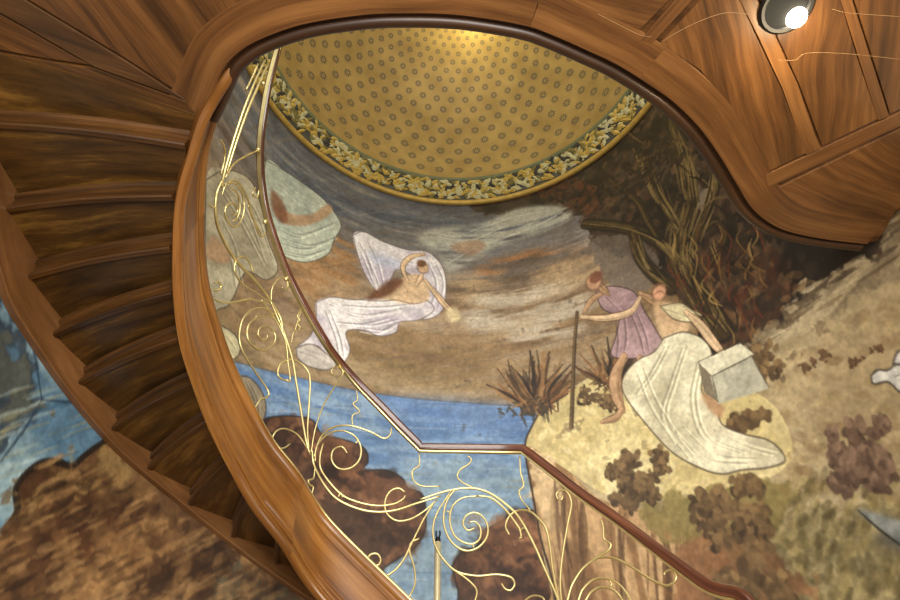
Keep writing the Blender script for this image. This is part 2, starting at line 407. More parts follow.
    for k in range(60):
        x = rng.uniform(745, 930); y = 560-.4*0+rng.uniform(-26, 26)+(335-560)-(x-745)*.66
        stroke([(x-12, y+7), (x, y), (x+14, y-9)], rng.uniform(1.5, 4), [(96, 80, 62), (204, 188, 154), (122, 104, 78), (78, 66, 56)][rng.integers(4)], .5)
    fill([(765, 360), (830, 330), (1000, 250), (1030, 420), (900, 440), (800, 430), (775, 400)], (176, 156, 120), .65, soft=12, rough=.5)
    fill([(700, 560), (770, 520), (830, 500), (1000, 480), (1030, 660), (720, 680)], (122, 112, 80), .8, soft=14, rough=.8, c2=(148, 136, 100), tex=NZ_F, con=1.4)
    scatter([(760, 500), (900, 480), (960, 640), (740, 640)], 420, 2.6, [(96, 86, 58), (112, 100, 66), (178, 162, 112), (148, 132, 88)], .6, elong=2.2, ang=.6)
    scatter([(790, 360), (960, 290), (960, 480), (790, 480)], 160, 3.2, [(150, 128, 88), (196, 176, 132), (136, 112, 80)], .4, elong=2.4, ang=-.4)
    # pale headland and its front cliff
    fill([(526, 446), (533, 424), (544, 404), (562, 394), (584, 382), (606, 372), (640, 378), (700, 370), (760, 395), (784, 420), (792, 455), (770, 478), (720, 494), (660, 500), (610, 496), (570, 472), (548, 458)], (214, 198, 148), 1, c2=(192, 174, 122), tex=NZ_B, con=1.0)
    scatter([(535, 440), (600, 378), (780, 440), (700, 492), (600, 490)], 150, 3.5, [(228, 214, 168), (182, 162, 108), (206, 186, 134)], .5, elong=2)
    cliff = [(526, 448), (548, 458), (572, 474), (602, 500), (650, 512), (700, 536), (730, 560), (745, 620), (560, 640), (553, 580), (540, 540), (532, 500)]
    fill(cliff, (150, 116, 80), 1, c2=(188, 154, 112), tex=NZ_V, con=1.4)
    fill([(527, 450), (548, 458), (560, 480), (562, 520), (548, 530), (536, 500)], (206, 180, 138), .8, soft=4, rough=.3)
    fill([(560, 545), (585, 560), (600, 620), (565, 630)], (120, 90, 62), .6, soft=4, rough=.5)
    for k in range(46):
        x = rng.uniform(548, 720); y0 = 470+(x-545)*.42
        stroke([(x, y0+rng.uniform(0, 20)), (x+rng.uniform(-2, 6), y0+50), (x+rng.uniform(0, 14), y0+rng.uniform(80, 140))], rng.uniform(1.5, 5), [(104, 78, 54), (120, 92, 64), (206, 174, 130), (90, 68, 48)][rng.integers(4)], .55)
    stroke([(545, 404), (532, 426), (525, 448), (532, 490), (541, 540), (552, 580), (560, 640)], 2.2, (62, 50, 42), .85, taper=False)
    fill([(640, 502), (700, 490), (770, 482), (790, 505), (770, 540), (700, 548), (650, 535)], (134, 120, 74), .85, soft=4, rough=.5)
    fill([(676, 545), (740, 540), (790, 556), (800, 620), (700, 640)], (148, 108, 76), .8, soft=6, rough=.7, c2=(112, 82, 58), tex=NZ_M, con=1.3)
    # ---- dark wood of old trees
    tree = [(470, 203), (530, 192), (580, 170), (620, 130), (640, 90), (760, 60), (860, 150), (880, 240), (850, 262), (800, 290), (760, 335), (730, 362), (700, 352), (690, 318), (664, 280), (640, 262), (606, 252), (590, 236), (576, 214), (530, 210), (490, 215)]
    fill(tree, (42, 36, 32), .95, soft=3, rough=.7, c2=(78, 64, 52), tex=NZ_M, con=1.5)
    scatter([(500, 195), (590, 165), (650, 110), (760, 150), (780, 240), (700, 250), (600, 230), (560, 205)], 420, 5, [(34, 30, 28), (64, 50, 42), (96, 64, 48), (48, 44, 36), (120, 92, 66), (58, 40, 34)], .6)
    scatter([(520, 190), (580, 175), (600, 215), (560, 205)], 80, 5, [(92, 54, 40), (120, 74, 48), (60, 40, 34)], .6)
    fill([(594, 240), (640, 236), (660, 262), (650, 290), (625, 292), (600, 268)], (132, 122, 110), .8, soft=3, rough=.4, c2=(108, 96, 84))
    fill([(690, 182), (706, 186), (716, 206), (700, 212)], (158, 146, 124), .6, soft=2, rough=.4)
    scatter([(690, 260), (760, 250), (800, 280), (760, 330), (720, 350), (700, 320)], 260, 4.5, [(96, 66, 48), (74, 56, 44), (122, 92, 62), (56, 46, 38), (140, 110, 76), (86, 50, 38)], .55, elong=1.9)
    # gnarled trunks: olive bark with dark sides
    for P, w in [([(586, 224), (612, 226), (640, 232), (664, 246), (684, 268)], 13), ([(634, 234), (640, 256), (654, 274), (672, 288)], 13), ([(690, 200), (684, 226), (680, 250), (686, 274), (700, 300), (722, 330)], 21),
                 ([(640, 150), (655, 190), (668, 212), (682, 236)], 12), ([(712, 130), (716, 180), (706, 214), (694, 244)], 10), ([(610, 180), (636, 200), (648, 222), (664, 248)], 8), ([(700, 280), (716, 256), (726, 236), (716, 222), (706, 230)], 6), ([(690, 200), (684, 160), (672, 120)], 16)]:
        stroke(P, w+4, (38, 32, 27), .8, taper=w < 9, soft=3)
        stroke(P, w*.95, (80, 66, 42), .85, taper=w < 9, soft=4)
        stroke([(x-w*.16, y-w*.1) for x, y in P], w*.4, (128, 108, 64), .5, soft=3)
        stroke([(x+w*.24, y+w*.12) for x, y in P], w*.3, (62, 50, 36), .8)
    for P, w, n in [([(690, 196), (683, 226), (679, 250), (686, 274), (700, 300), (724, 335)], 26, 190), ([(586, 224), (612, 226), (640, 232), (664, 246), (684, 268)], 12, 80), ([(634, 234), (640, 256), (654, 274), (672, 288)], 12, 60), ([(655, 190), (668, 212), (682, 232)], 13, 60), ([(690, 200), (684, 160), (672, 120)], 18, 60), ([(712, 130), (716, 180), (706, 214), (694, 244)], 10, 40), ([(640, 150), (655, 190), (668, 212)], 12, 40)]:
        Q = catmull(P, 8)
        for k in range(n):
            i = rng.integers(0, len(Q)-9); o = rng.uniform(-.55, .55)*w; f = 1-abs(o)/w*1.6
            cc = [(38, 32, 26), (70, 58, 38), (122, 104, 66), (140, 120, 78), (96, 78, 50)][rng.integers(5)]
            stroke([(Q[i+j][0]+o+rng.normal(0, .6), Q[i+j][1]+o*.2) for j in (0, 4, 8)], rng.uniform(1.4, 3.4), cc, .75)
    for k in range(34):
        x = rng.uniform(600, 740); y = rng.uniform(110, 225); dx = rng.uniform(-26, 26)
        stroke([(x, y), (x+dx*.5, y-8), (x+dx, y-rng.uniform(4, 24))], rng.uniform(1.2, 3), [(30, 26, 24), (96, 80, 54), (124, 102, 66), (44, 36, 30)][rng.integers(4)], .7)
    for x, y, w, h in [(612, 190, 20, 10), (660, 150, 26, 14), (720, 160, 24, 16), (640, 172, 16, 10), (745, 200, 16, 18), (560, 200, 22, 7), (765, 235, 18, 14), (740, 262, 14, 12)]:
        bush(x, y, w, h, (32, 28, 26), (98, 74, 54), 34)
    for k in range(70):
        x = rng.uniform(672, 760); y = rng.uniform(225, 335)
        stroke([(x, y), (x+rng.uniform(-6, 8), y+10), (x+rng.uniform(-4, 14), y+rng.uniform(16, 30))], rng.uniform(1.2, 3), [(168, 140, 84), (50, 42, 34), (140, 108, 62), (120, 66, 44)][rng.integers(4)], .7)
    # ---- dry bushes
    for cx, cy, w, h, n in [(536, 412, 44, 72, 90), (612, 388, 24, 60, 44)]:
        for k in range(n):
            a = rng.uniform(-1.15, 1.15); L = h*rng.uniform(.45, 1)
            ex, ey = cx+math.sin(a)*L*.75, cy-math.cos(a)*L*.9
            stroke([(cx+rng.normal(0, 9), cy+rng.uniform(-6, 4)), ((cx+ex)/2+rng.normal(0, 3), (cy+ey)/2), (ex, ey)], rng.uniform(2, 4.5), [(72, 56, 42), (98, 76, 54), (132, 92, 62), (60, 50, 44), (150, 116, 78)][rng.integers(5)], .75)
    for k in range(26):
        x, y = 510+rng.uniform(-14, 40), 408+rng.uniform(-8, 8)
        stroke([(x, y), (x+rng.uniform(-12, 12), y+rng.uniform(-4, 12))], 3, (74, 68, 58), .7)
    D, Lt = (74, 60, 46), (142, 116, 80)
    for x, y, w, h in [(622, 486, 14, 26), (638, 470, 16, 24), (660, 460, 9, 15), (612, 470, 7, 10), (648, 492, 14, 12), (712, 512, 18, 24), (742, 502, 18, 24), (758, 530, 20, 22), (728, 530, 20, 16), (742, 575, 22, 30), (775, 590, 16, 16), (588, 396, 9, 8), (608, 402, 10, 8), (748, 420, 30, 10), (768, 360, 15, 20)]:
        bush(x, y, w, h, D, Lt)
    for x, y, w, h in [(852, 476, 30, 14), (868, 448, 20, 24), (832, 448, 8, 22), (885, 470, 18, 18), (846, 460, 18, 18), (880, 425, 9, 10)]:
        bush(x, y, w, h, (90, 72, 62), (150, 124, 102))
    for x, y in [(818, 362), (808, 368), (828, 354), (878, 348), (858, 362)]:
        bush(x, y, 8, 3.5, (98, 76, 58), (130, 104, 78), 8)
    # ---- generic pale drapery drifting in the sky, plainly modelled
    def robe(P, c, c2, folds, edge=(112, 96, 88), fc=None):
        fill(P, c, 1, c2=c2, tex=NZ_M, con=.8)
        dk = fc or tuple(int(v*.72) for v in c2); lt = tuple(min(255, int(v*1.12)) for v in c)
        for q in folds:
            for k in range(2):
                ox, oy = (k-.5)*6+rng.normal(0, 1.6), (k-.5)*-3+rng.normal(0, 1.6)
                stroke([(x+ox, y+oy) for x, y in q], 2.6-.4*k, dk, .5); stroke([(x+ox+2.2, y+oy+1.4) for x, y in q], 2.4, lt, .6)
        stroke(P+[P[0]], 1.6, edge, .7, taper=False)
    skin, skin2, hair = (206, 176, 138), (178, 142, 106), (106, 68, 48)
    wh, lav = (214, 208, 202), (182, 172, 180)
    # far veils
    mist([(418, 238), (440, 228), (480, 224), (520, 208), (560, 206), (572, 216), (540, 232), (500, 245), (470, 262), (448, 272), (440, 256)], (170, 168, 152), .95, soft=4, lo=.1)
    for q in [[(430, 236), (470, 240), (505, 226)], [(450, 262), (480, 246), (520, 232)], [(470, 232), (510, 218), (550, 210)], [(500, 240), (540, 224), (562, 212)]]: stroke(q, 3, (190, 188, 172), .7)
    fill([(450, 246), (475, 240), (486, 246), (470, 256)], (170, 132, 100), .6, soft=2)
    # green-white veils at the left
    robe([(266, 160), (286, 172), (304, 184), (322, 198), (334, 212), (341, 226), (334, 240), (328, 254), (308, 262), (288, 258), (274, 244), (268, 220), (262, 190)], (190, 194, 172), (158, 168, 154), [[(280, 240), (305, 246), (330, 238)], [(278, 228), (300, 236), (334, 224)], [(276, 180), (296, 196), (318, 208)], [(284, 252), (305, 256), (325, 250)]], (92, 92, 82))
    fill([(276, 206), (292, 214), (312, 214), (328, 204), (332, 212), (318, 222), (300, 226), (282, 222)], skin2, .85, soft=1)
    fill([(272, 190), (284, 204), (288, 220), (280, 222), (272, 208)], (128, 84, 62), .8, soft=2)
    robe([(206, 180), (226, 170), (250, 180), (262, 210), (268, 240), (278, 268), (266, 280), (246, 272), (232, 300), (222, 308), (206, 300)], (182, 174, 146), (156, 146, 120), [[(222, 190), (240, 220), (262, 262)], [(216, 220), (230, 250), (236, 284)], [(232, 186), (252, 212), (268, 256)]], (84, 78, 66))
    fill([(212, 236), (226, 248), (230, 262), (216, 262), (206, 254)], skin2, .8, soft=1)
    robe([(208, 322), (222, 326), (236, 336), (240, 352), (230, 360), (214, 352)], (196, 186, 148), (170, 158, 122), [[(214, 332), (226, 340), (234, 352)]], (84, 76, 60))
    robe([(236, 376), (250, 378), (262, 392), (266, 410), (258, 426), (244, 412), (236, 396)], (150, 138, 116), (126, 114, 96), [[(246, 384), (254, 400), (256, 418)]], (80, 74, 64))
    # central drifting robe under a billowing veil
    robe([(353, 235), (364, 232), (384, 242), (408, 250), (428, 252), (442, 266), (446, 284), (444, 306), (436, 316), (422, 318), (426, 296), (412, 276), (396, 270), (388, 286), (378, 292), (366, 276), (358, 256)], wh, lav, [[(364, 240), (374, 262), (380, 286)], [(372, 244), (392, 256), (412, 264)], [(362, 250), (370, 270), (376, 286)], [(432, 262), (440, 284), (434, 308)]], (118, 104, 102))
    fill([(366, 252), (388, 256), (404, 264), (396, 268), (378, 264)], (168, 176, 198), .6, soft=4)
    robe([(316, 302), (332, 297), (356, 300), (382, 296), (406, 296), (426, 300), (434, 310), (418, 320), (400, 322), (396, 332), (380, 336), (362, 330), (346, 332), (350, 350), (342, 364), (328, 362), (318, 346), (302, 352), (296, 348), (310, 336), (316, 320)], wh, lav, [[(330, 304), (356, 316), (398, 310)], [(340, 322), (366, 324), (392, 318)], [(326, 310), (336, 336), (340, 356)], [(362, 328), (382, 330), (396, 322)], [(345, 304), (380, 306), (420, 302)]], (112, 98, 94))
    robe([(296, 348), (310, 344), (322, 350), (336, 364), (326, 370), (308, 366), (298, 358)], (196, 188, 176), (166, 156, 150), [[(304, 352), (316, 358), (328, 366)]], (104, 92, 86))
    fill([(378, 292), (392, 284), (406, 276), (418, 274), (428, 284), (428, 300), (410, 304), (390, 300), (376, 298)], skin, .95, soft=1)
    limb([(425, 280), (437, 295), (446, 306), (455, 314)], 7.5, skin); limb([(408, 282), (403, 267), (411, 257), (424, 254)], 7, skin)
    stroke([(380, 302), (396, 300), (414, 304), (428, 300)], 1.5, (120, 92, 72), .6); stroke([(404, 284), (408, 294), (404, 302)], 2, (176, 142, 108), .6)
    limb([(416, 286), (420, 279), (422, 274)], 6, skin); head(423, 268, 6.2, (204, 168, 132), (122, 84, 62), -1.5, -4.5)
    fill([(404, 280), (390, 280), (376, 290), (366, 300), (382, 298), (396, 290)], hair, .85, soft=2); pass
    fill([(446, 310), (456, 308), (460, 318), (450, 322)], (212, 196, 150), .8, soft=2)
    # two robed figures on the headland
    limb([(640, 293), (652, 300), (662, 308)], 8, skin2)
    robe([(596, 292), (612, 286), (634, 292), (644, 310), (656, 330), (664, 350), (640, 358), (612, 356), (616, 336), (618, 318), (602, 308)], (170, 142, 142), (140, 114, 116), [[(622, 318), (624, 338), (622, 354)], [(634, 316), (642, 336), (646, 354)], [(606, 296), (618, 306), (630, 312)]], (82, 64, 62))
    limb([(640, 358), (638, 378), (632, 396)], 12, skin2); limb([(624, 356), (616, 374), (616, 392), (622, 410)], 13, skin2); limb([(622, 408), (616, 417), (602, 422)], 6, skin2)
    stroke([(577, 312), (574, 350), (571, 428)], 4.2, (112, 92, 66), 1, taper=False); stroke([(578.5, 312), (575.5, 350), (573, 428)], 1.4, (62, 50, 40), .8, taper=False)
    limb([(640, 298), (630, 312), (606, 318), (582, 317)], 8, skin); limb([(604, 292), (592, 300), (584, 312)], 7, skin2)
    limb([(608, 294), (602, 288), (598, 284)], 8, skin2); head(594, 282, 9.5, (192, 150, 116), (132, 88, 68), 2, -5); head(659, 293, 9, (192, 148, 114), (206, 156, 122), 1, -2)
    for q in [[(650, 290), (658, 284), (668, 290)], [(652, 296), (660, 291), (668, 297)]]: stroke(q, 1.6, (150, 104, 80), .7)
    fill([(654, 302), (668, 302), (684, 306), (690, 320), (684, 336), (664, 338), (656, 322)], skin, 1, soft=1, c2=skin2)
    LATE = lambda: limb([(686, 312), (700, 325), (713, 342), (727, 358)], 9, skin)
    robe([(660, 306), (680, 303), (694, 312), (700, 320), (686, 322), (672, 318)], (212, 200, 160), (184, 170, 130), [[(668, 308), (684, 314), (694, 318)]], (110, 96, 74))
    robe([(664, 338), (684, 332), (704, 340), (712, 356), (704, 372), (702, 392), (716, 404), (722, 424), (744, 434), (768, 440), (782, 452), (784, 462), (766, 468), (742, 470), (722, 474), (700, 468), (672, 452), (646, 424), (624, 394), (624, 376), (638, 360), (654, 352)], (214, 206, 176), (188, 178, 148), [[(668, 346), (654, 372), (640, 392)], [(684, 348), (672, 384), (664, 420), (690, 458)], [(698, 362), (692, 400), (704, 436), (740, 452)], [(640, 372), (652, 402), (676, 440)], [(716, 430), (744, 446), (772, 454)], [(680, 430), (712, 458), (752, 462)]], (96, 84, 68))
    fill([(702, 394), (714, 396), (724, 408), (720, 418), (708, 408)], skin2, .95, soft=1)
    LATE()
    # hewn stone block
    fill([(698, 362), (740, 343), (754, 354), (712, 376)], (206, 200, 172), 1, smooth=False)
    fill([(698, 362), (712, 376), (718, 402), (704, 392)], (126, 116, 96), 1, smooth=False)
    fill([(710, 376), (752, 356), (769, 388), (718, 404)], (184, 180, 158), 1, smooth=False, c2=(164, 160, 140))
    for q in [[(698, 362), (740, 343), (754, 354)], [(712, 376), (754, 355)], [(752, 357), (769, 388)], [(712, 376), (718, 402)]]: stroke(q, 1.5, (90, 82, 68), .8)
    # pale birds at the right
    robe([(871, 376), (878, 370), (888, 370), (900, 362), (930, 356), (945, 390), (920, 402), (900, 392), (888, 382), (874, 384)], (222, 220, 208), (196, 196, 190), [[(896, 374), (914, 372), (934, 374)]], (72, 66, 58))
    robe([(893, 364), (898, 352), (915, 345), (930, 352), (910, 364)], (214, 212, 204), (186, 188, 184), [], (72, 66, 58))
    fill([(858, 510), (880, 514), (905, 522), (940, 530), (940, 560), (900, 546), (880, 530)], (170, 176, 174), .9, soft=1, c2=(120, 126, 126), tex=NZ_L)
    fill([(868, 534), (900, 538), (930, 552), (900, 552)], (92, 92, 88), .7, soft=2); stroke([(858, 510), (880, 530), (910, 552)], 1.8, (60, 58, 54), .8)
    # ---- wall beneath the stair at the far left: water over brown rock
    fill([(-120, 150), (0, 285), (40, 350), (115, 440), (70, 470), (20, 500), (0, 536), (-150, 640)], (96, 128, 150), 1, smooth=False, c2=(138, 164, 172), tex=NZ_S, con=1.3)
    fill([(-60, 260), (0, 300), (30, 360), (40, 395), (0, 455), (-80, 520)], (62, 74, 86), .85, soft=8, rough=.9)
    fill([(0, 330), (20, 350), (34, 400), (10, 420), (-20, 380)], (118, 112, 88), .5, soft=5, rough=.8)
    for k in range(60):
        x = rng.uniform(0, 100); y = rng.uniform(390, 500)
        stroke([(x-14, y+6), (x, y), (x+16, y-5)], rng.uniform(1.2, 2.6), [(70, 104, 132), (164, 182, 178), (150, 148, 118)][rng.integers(3)], .5)
    for q in [[(20, 300), (32, 340), (42, 400)], [(42, 400), (24, 430), (0, 462)], [(42, 400), (70, 402), (80, 400)]]: stroke(q, 2.2, (56, 76, 94), .7)
    rockC = [(-150, 720), (-100, 600), (-20, 560), (4, 530), (17, 512), (16, 488), (30, 470), (44, 462), (58, 462), (72, 466), (84, 456), (98, 446), (116, 440), (150, 474), (200, 515), (300, 590), (340, 640), (300, 760)]
    fill(rockC, (92, 66, 44), 1, c2=(152, 118, 78), tex=NZ_B, con=1.5)
    stroke(rockC[3:14], 4.2, (52, 42, 34), .9, taper=False)
    fill([(20, 500), (50, 475), (105, 455), (140, 470), (120, 490), (60, 500), (30, 540)], (158, 132, 84), .6, soft=6, rough=.7)
    for P, cc, a in [([(30, 560), (60, 520), (110, 500), (150, 505), (130, 530), (80, 560), (40, 590)], (96, 66, 44), .7), ([(120, 590), (150, 570), (190, 550), (225, 540), (235, 560), (190, 580), (150, 600)], (66, 50, 38), .7),
                     ([(0, 570), (40, 560), (70, 580), (50, 620), (0, 620)], (80, 58, 42), .6), ([(90, 560), (140, 520), (190, 520), (200, 545), (150, 565), (110, 600)], (172, 132, 86), .55), ([(200, 600), (230, 570), (270, 580), (300, 600), (300, 640), (200, 640)], (88, 88, 74), .7),
                     ([(130, 500), (170, 500), (180, 515), (150, 520)], (96, 70, 48), .5), ([(180, 530), (205, 520), (220, 548), (200, 560)], (74, 54, 40), .6)]:
        fill(P, cc, a, soft=5, rough=.9)
    scatter([(0, 540), (100, 470), (280, 590), (100, 640), (0, 640)], 260, 5, [(70, 50, 36), (120, 88, 56), (164, 126, 82), (98, 70, 48)], .4)
    for k in range(300):
        x = rng.uniform(0, 290); y = rng.uniform(450, 610); w = rng.uniform(5, 16)
        if y < 450+abs(x-90)*.1: continue
        if x > 20+(y-430)*1.9 or x < (540-y)*.5: continue
        stroke([(x-w, y+w*.5), (x, y+rng.normal(0, 2)), (x+w, y-w*.5)], rng.uniform(1.5, 5), [(60, 44, 32), (84, 60, 42), (160, 126, 84), (176, 142, 98), (110, 80, 54)][rng.integers(5)], .4)
    # ---- age: fine grain and faint stains over everything
    CAN[:] = CAN*(1+(NZ_F-.5)[..., None]*.12)*(1+(fbm(3, 3, 9, 2)-.5)[..., None]*.10)
    CAN[:] = CAN*np.array([1.0, 1.0, 1.0]); g_ = CAN.mean(-1, keepdims=True); CAN[:] = g_+(CAN-g_)*.86; CAN[:] = (CAN-.5)*1.24+.485
    np.clip(CAN, 0.03, .97, out=CAN)
paint()

def build_wall():
    th = np.radians(np.linspace(TH1, TH0, GW)); zz = np.linspace(ZA, ZB, GH)
    thx = np.concatenate([np.radians(np.linspace(206, TH1+.5, 12)), th]); zx = np.concatenate([[-ZC, -.4, .4], zz])
    n, m = len(thx), len(zx)
    T, Z = np.meshgrid(thx, zx)
    past = T > math.pi
    co = np.stack([np.where(past, WC[0]-WR, WC[0]+WR*np.cos(T)), np.where(past, WC[1]-WR*np.tan(np.maximum(T-math.pi, 0)), WC[1]+WR*np.sin(T)), Z+ZC], -1).reshape(-1, 3)
    big = np.empty((m, n, 4)); big[..., 3] = 1
    srgb = np.pad(CAN, ((3, 0), (12, 0), (0, 0)), mode='edge')
    big[..., :3] = np.where(srgb <= .04045, srgb/12.92, ((srgb+.055)/1.055)**2.4)
    i = np.arange(m*n).reshape(m, n)
    q = np.stack([i[:-1, :-1], i[:-1, 1:], i[1:, 1:], i[1:, :-1]], -1).reshape(-1, 4)[:, ::-1]
    me = bpy.data.meshes.new('wall_back')
    me.vertices.add(m*n); me.vertices.foreach_set('co', co.ravel().astype(np.float32))
    me.loops.add(q.size); me.loops.foreach_set('vertex_index', q.ravel().astype(np.int32))
    me.polygons.add(len(q)); me.polygons.foreach_set('loop_start', np.arange(0, q.size, 4, dtype=np.int32))
    me.polygons.foreach_set('use_smooth', np.ones(len(q), bool))
    me.update(calc_edges=True)
    at = me.color_attributes.new('paint', 'FLOAT_COLOR', 'POINT'); at.data.foreach_set('color', big.reshape(-1).astype(np.float32))
    mt, nt, b = newmat('painted_plaster'); L = nt.links.new
    a = N(nt, 'ShaderNodeAttribute'); a.attribute_name = 'paint'
    tc = N(nt, 'ShaderNodeTexCoord'); n1 = N(nt, 'ShaderNodeTexNoise'); n1.inputs['Scale'].default_value = 34; n1.inputs['Detail'].default_value = 6; L(tc.outputs['Object'], n1.inputs['Vector'])
    mr = N(nt, 'ShaderNodeMapRange'); mr.inputs['From Min'].default_value = .3; mr.inputs['From Max'].default_value = .7; mr.inputs['To Min'].default_value = .9; mr.inputs['To Max'].default_value = 1.1; L(n1.outputs['Fac'], mr.inputs['Value'])
    hs = N(nt, 'ShaderNodeHueSaturation'); L(a.outputs['Color'], hs.inputs['Color']); L(mr.outputs[0], hs.inputs['Value']); L(hs.outputs[0], b.inputs['Base Color'])
    b.inputs['Roughness'].default_value = .62
    bp = N(nt, 'ShaderNodeBump'); bp.inputs['Strength'].default_value = .15; bp.inputs['Distance'].default_value = .003; L(n1.outputs['Fac'], bp.inputs['Height']); L(bp.outputs[0], b.inputs['Normal'])
    me.materials.append(mt)
    o = bpy.data.objects.new('wall_back', me); col.objects.link(o)
    return structure(o)
build_wall()

# pale skirting round the wall above the half landing, climbing with the left flight
mb = MB()
th_l, z_l = on_wall(np.array([387., 398., 411.]), np.array([575., 586., 598.]))
rows = []
for t, zt in [(float(th_l[0])+7, float(z_l[0])+.14), (float(th_l[0]), float(z_l[0])), (float(th_l[1]), float(z_l[1])), (float(th_l[2]), float(z_l[2]))]+[(t, float(z_l[2])-.03) for t in np.linspace(float(th_l[2])-2, 78, 12)]+[(70, float(z_l[2])-.4), (60, float(z_l[2])-.95), (48, float(z_l[2])-1.5)]:
    rows.append([wall_pt(t, WR-.002, zt-.65), wall_pt(t, WR-.028, zt-.65), wall_pt(t, WR-.028, zt-.02), wall_pt(t, WR-.012, zt), wall_pt(t, WR-.002, zt)])
mb.quad_strip(rows, True, False)
structure(mb.build('baseboard_back', M_skirt))

# ================================================================= 3. DOME
DC = (0.116, 2.107)
def dome_prof(t):                                   # t: 0 at the springing, 1 at the crown
    a = t*math.pi/2
    return 2.2*math.cos(a)**.92, 6.74+2.0*math.sin(a)
def dome_material():
    m, nt, b = newmat('gilded_dome_paint'); L = nt.links.new
    uv = N(nt, 'ShaderNodeUVMap'); uv.uv_map = 'UVMap'
    sp = N(nt, 'ShaderNodeSeparateXYZ'); L(uv.outputs[0], sp.inputs[0])
    def math_(op, a, bb=None, cc=None):
        n = N(nt, 'ShaderNodeMath', operation=op)
        for i, x in enumerate((a, bb, cc)):
            if x is None: continue
            if isinstance(x, (int, float)): n.inputs[i].default_value = x
            else: L(x, n.inputs[i])
        return n.outputs[0]
    u, v = sp.outputs['X'], sp.outputs['Y']
    def flower(du, dv):
        fx = math_('SUBTRACT', math_('FRACT', math_('ADD', u, du)), .5); fy = math_('DIVIDE', math_('SUBTRACT', math_('FRACT', math_('ADD', v, dv)), .5), .68)
        r = math_('SQRT', math_('ADD', math_('MULTIPLY', fx, fx), math_('MULTIPLY', fy, fy)))
        an = math_('ARCTAN2', fy, fx)
        pet = math_('ADD', .228, math_('MULTIPLY', math_('COSINE', math_('MULTIPLY', an, 10)), .045))
        out = math_('MULTIPLY', math_('SUBTRACT', pet, r), 26)
        hole = math_('MULTIPLY', math_('SUBTRACT', r, .07), 26)
        ring = math_('MINIMUM', math_('MINIMUM', out, hole), 1); ring = math_('MAXIMUM', ring, 0)
        dot = math_('MAXIMUM', math_('MINIMUM', math_('MULTIPLY', math_('SUBTRACT', .05, r), 30), 1), 0)
        spoke = math_('ADD', .7, math_('MULTIPLY', math_('COSINE', math_('MULTIPLY', an, 10)), .3))
        return math_('MAXIMUM', math_('MULTIPLY', ring, spoke), dot)
    fl = math_('MAXIMUM', flower(0.5, 0.5), flower(0, 0))
    on = math_('MULTIPLY', fl, math_('GREATER_THAN', v, .22))
    tc = N(nt, 'ShaderNodeTexCoord'); n1 = N(nt, 'ShaderNodeTexNoise'); n1.inputs['Scale'].default_value = 3.5; n1.inputs['Detail'].default_value = 6; L(tc.outputs['Object'], n1.inputs['Vector'])
    rp = N(nt, 'ShaderNodeValToRGB'); e = rp.color_ramp.elements; e[0].position = .3; e[0].color = lin((152, 124, 66)); e[1].position = .7; e[1].color = lin((182, 154, 92)); L(n1.outputs['Fac'], rp.inputs['Fac'])
    mx = N(nt, 'ShaderNodeMix', data_type='RGBA'); L(on, mx.inputs[0]); L(rp.outputs[0], mx.inputs[6]); mx.inputs[7].default_value = lin((62, 64, 70))
    L(mx.outputs[2], b.inputs['Base Color']); b.inputs['Roughness'].default_value = .55; b.inputs['Metallic'].default_value = .1
    return m
mb = MB(); NA, NT = 216, 60; NR = 54; VS = .68
mer = [0.0]; prof = [dome_prof(t/NT*.985) for t in range(NT+1)]
for k in range(1, NT+1):
    ds = math.hypot(prof[k][0]-prof[k-1][0], prof[k][1]-prof[k-1][1]); mer.append(mer[-1]+ds/((prof[k][0]+prof[k-1][0])/2))
for j in range(NA+1):
    a = 2*math.pi*j/NA
    for r_, z_ in prof: mb.v.append(Vector((DC[0]+r_*math.cos(a), DC[1]+r_*math.sin(a), z_)))
w = NT+1
for j in range(NA):
    for k in range(NT):
        mb.f.append((j*w+k, (j+1)*w+k, (j+1)*w+k+1, j*w+k+1)); mb.sm.append(True)
        U0, U1 = j*NR/NA, (j+1)*NR/NA; V0, V1 = VS*mer[k]*NR/(2*math.pi), VS*mer[k+1]*NR/(2*math.pi)
        mb.uv.append(((U0, V0), (U1, V0), (U1, V1), (U0, V1)))
b0 = len(mb.v); mb.v.append(Vector((DC[0], DC[1], 8.745)))
for j in range(NA):
    mb.f.append((j*w+NT, (j+1)*w+NT, b0)); mb.uv.append(((0, 90), (0, 90), (0, 90))); mb.sm.append(True)
structure(mb.build('ceiling', dome_material()))

# garland band between gilt mouldings (slanting ring under the dome)
M_band = plain('garland_ground', (84, 82, 66), .7, var=.25, scale=9)
mb = MB(); mb.lathe([(2.40, 6.50), (2.2, 6.74), (2.26, 6.78), (2.46, 6.54)], *DC, n=140)
band = structure(mb.build('trim_1', M_band))
band['_o'] = (0, 0, 0)
mb = MB(); mb.lathe([(2.43, 6.455), (2.40, 6.44), (2.372, 6.452), (2.362, 6.48), (2.372, 6.505), (2.385, 6.53), (2.43, 6.53)], *DC, n=140)
structure(mb.build('trim_2', M_gilt))
mb = MB(); mb.lathe([(2.235, 6.715), (2.205, 6.71), (2.192, 6.725), (2.188, 6.75), (2.23, 6.76)], *DC, n=140)
M_green = plain('green_fillet', (116, 120, 84), .6, var=.1)
structure(mb.build('trim_3', M_green))
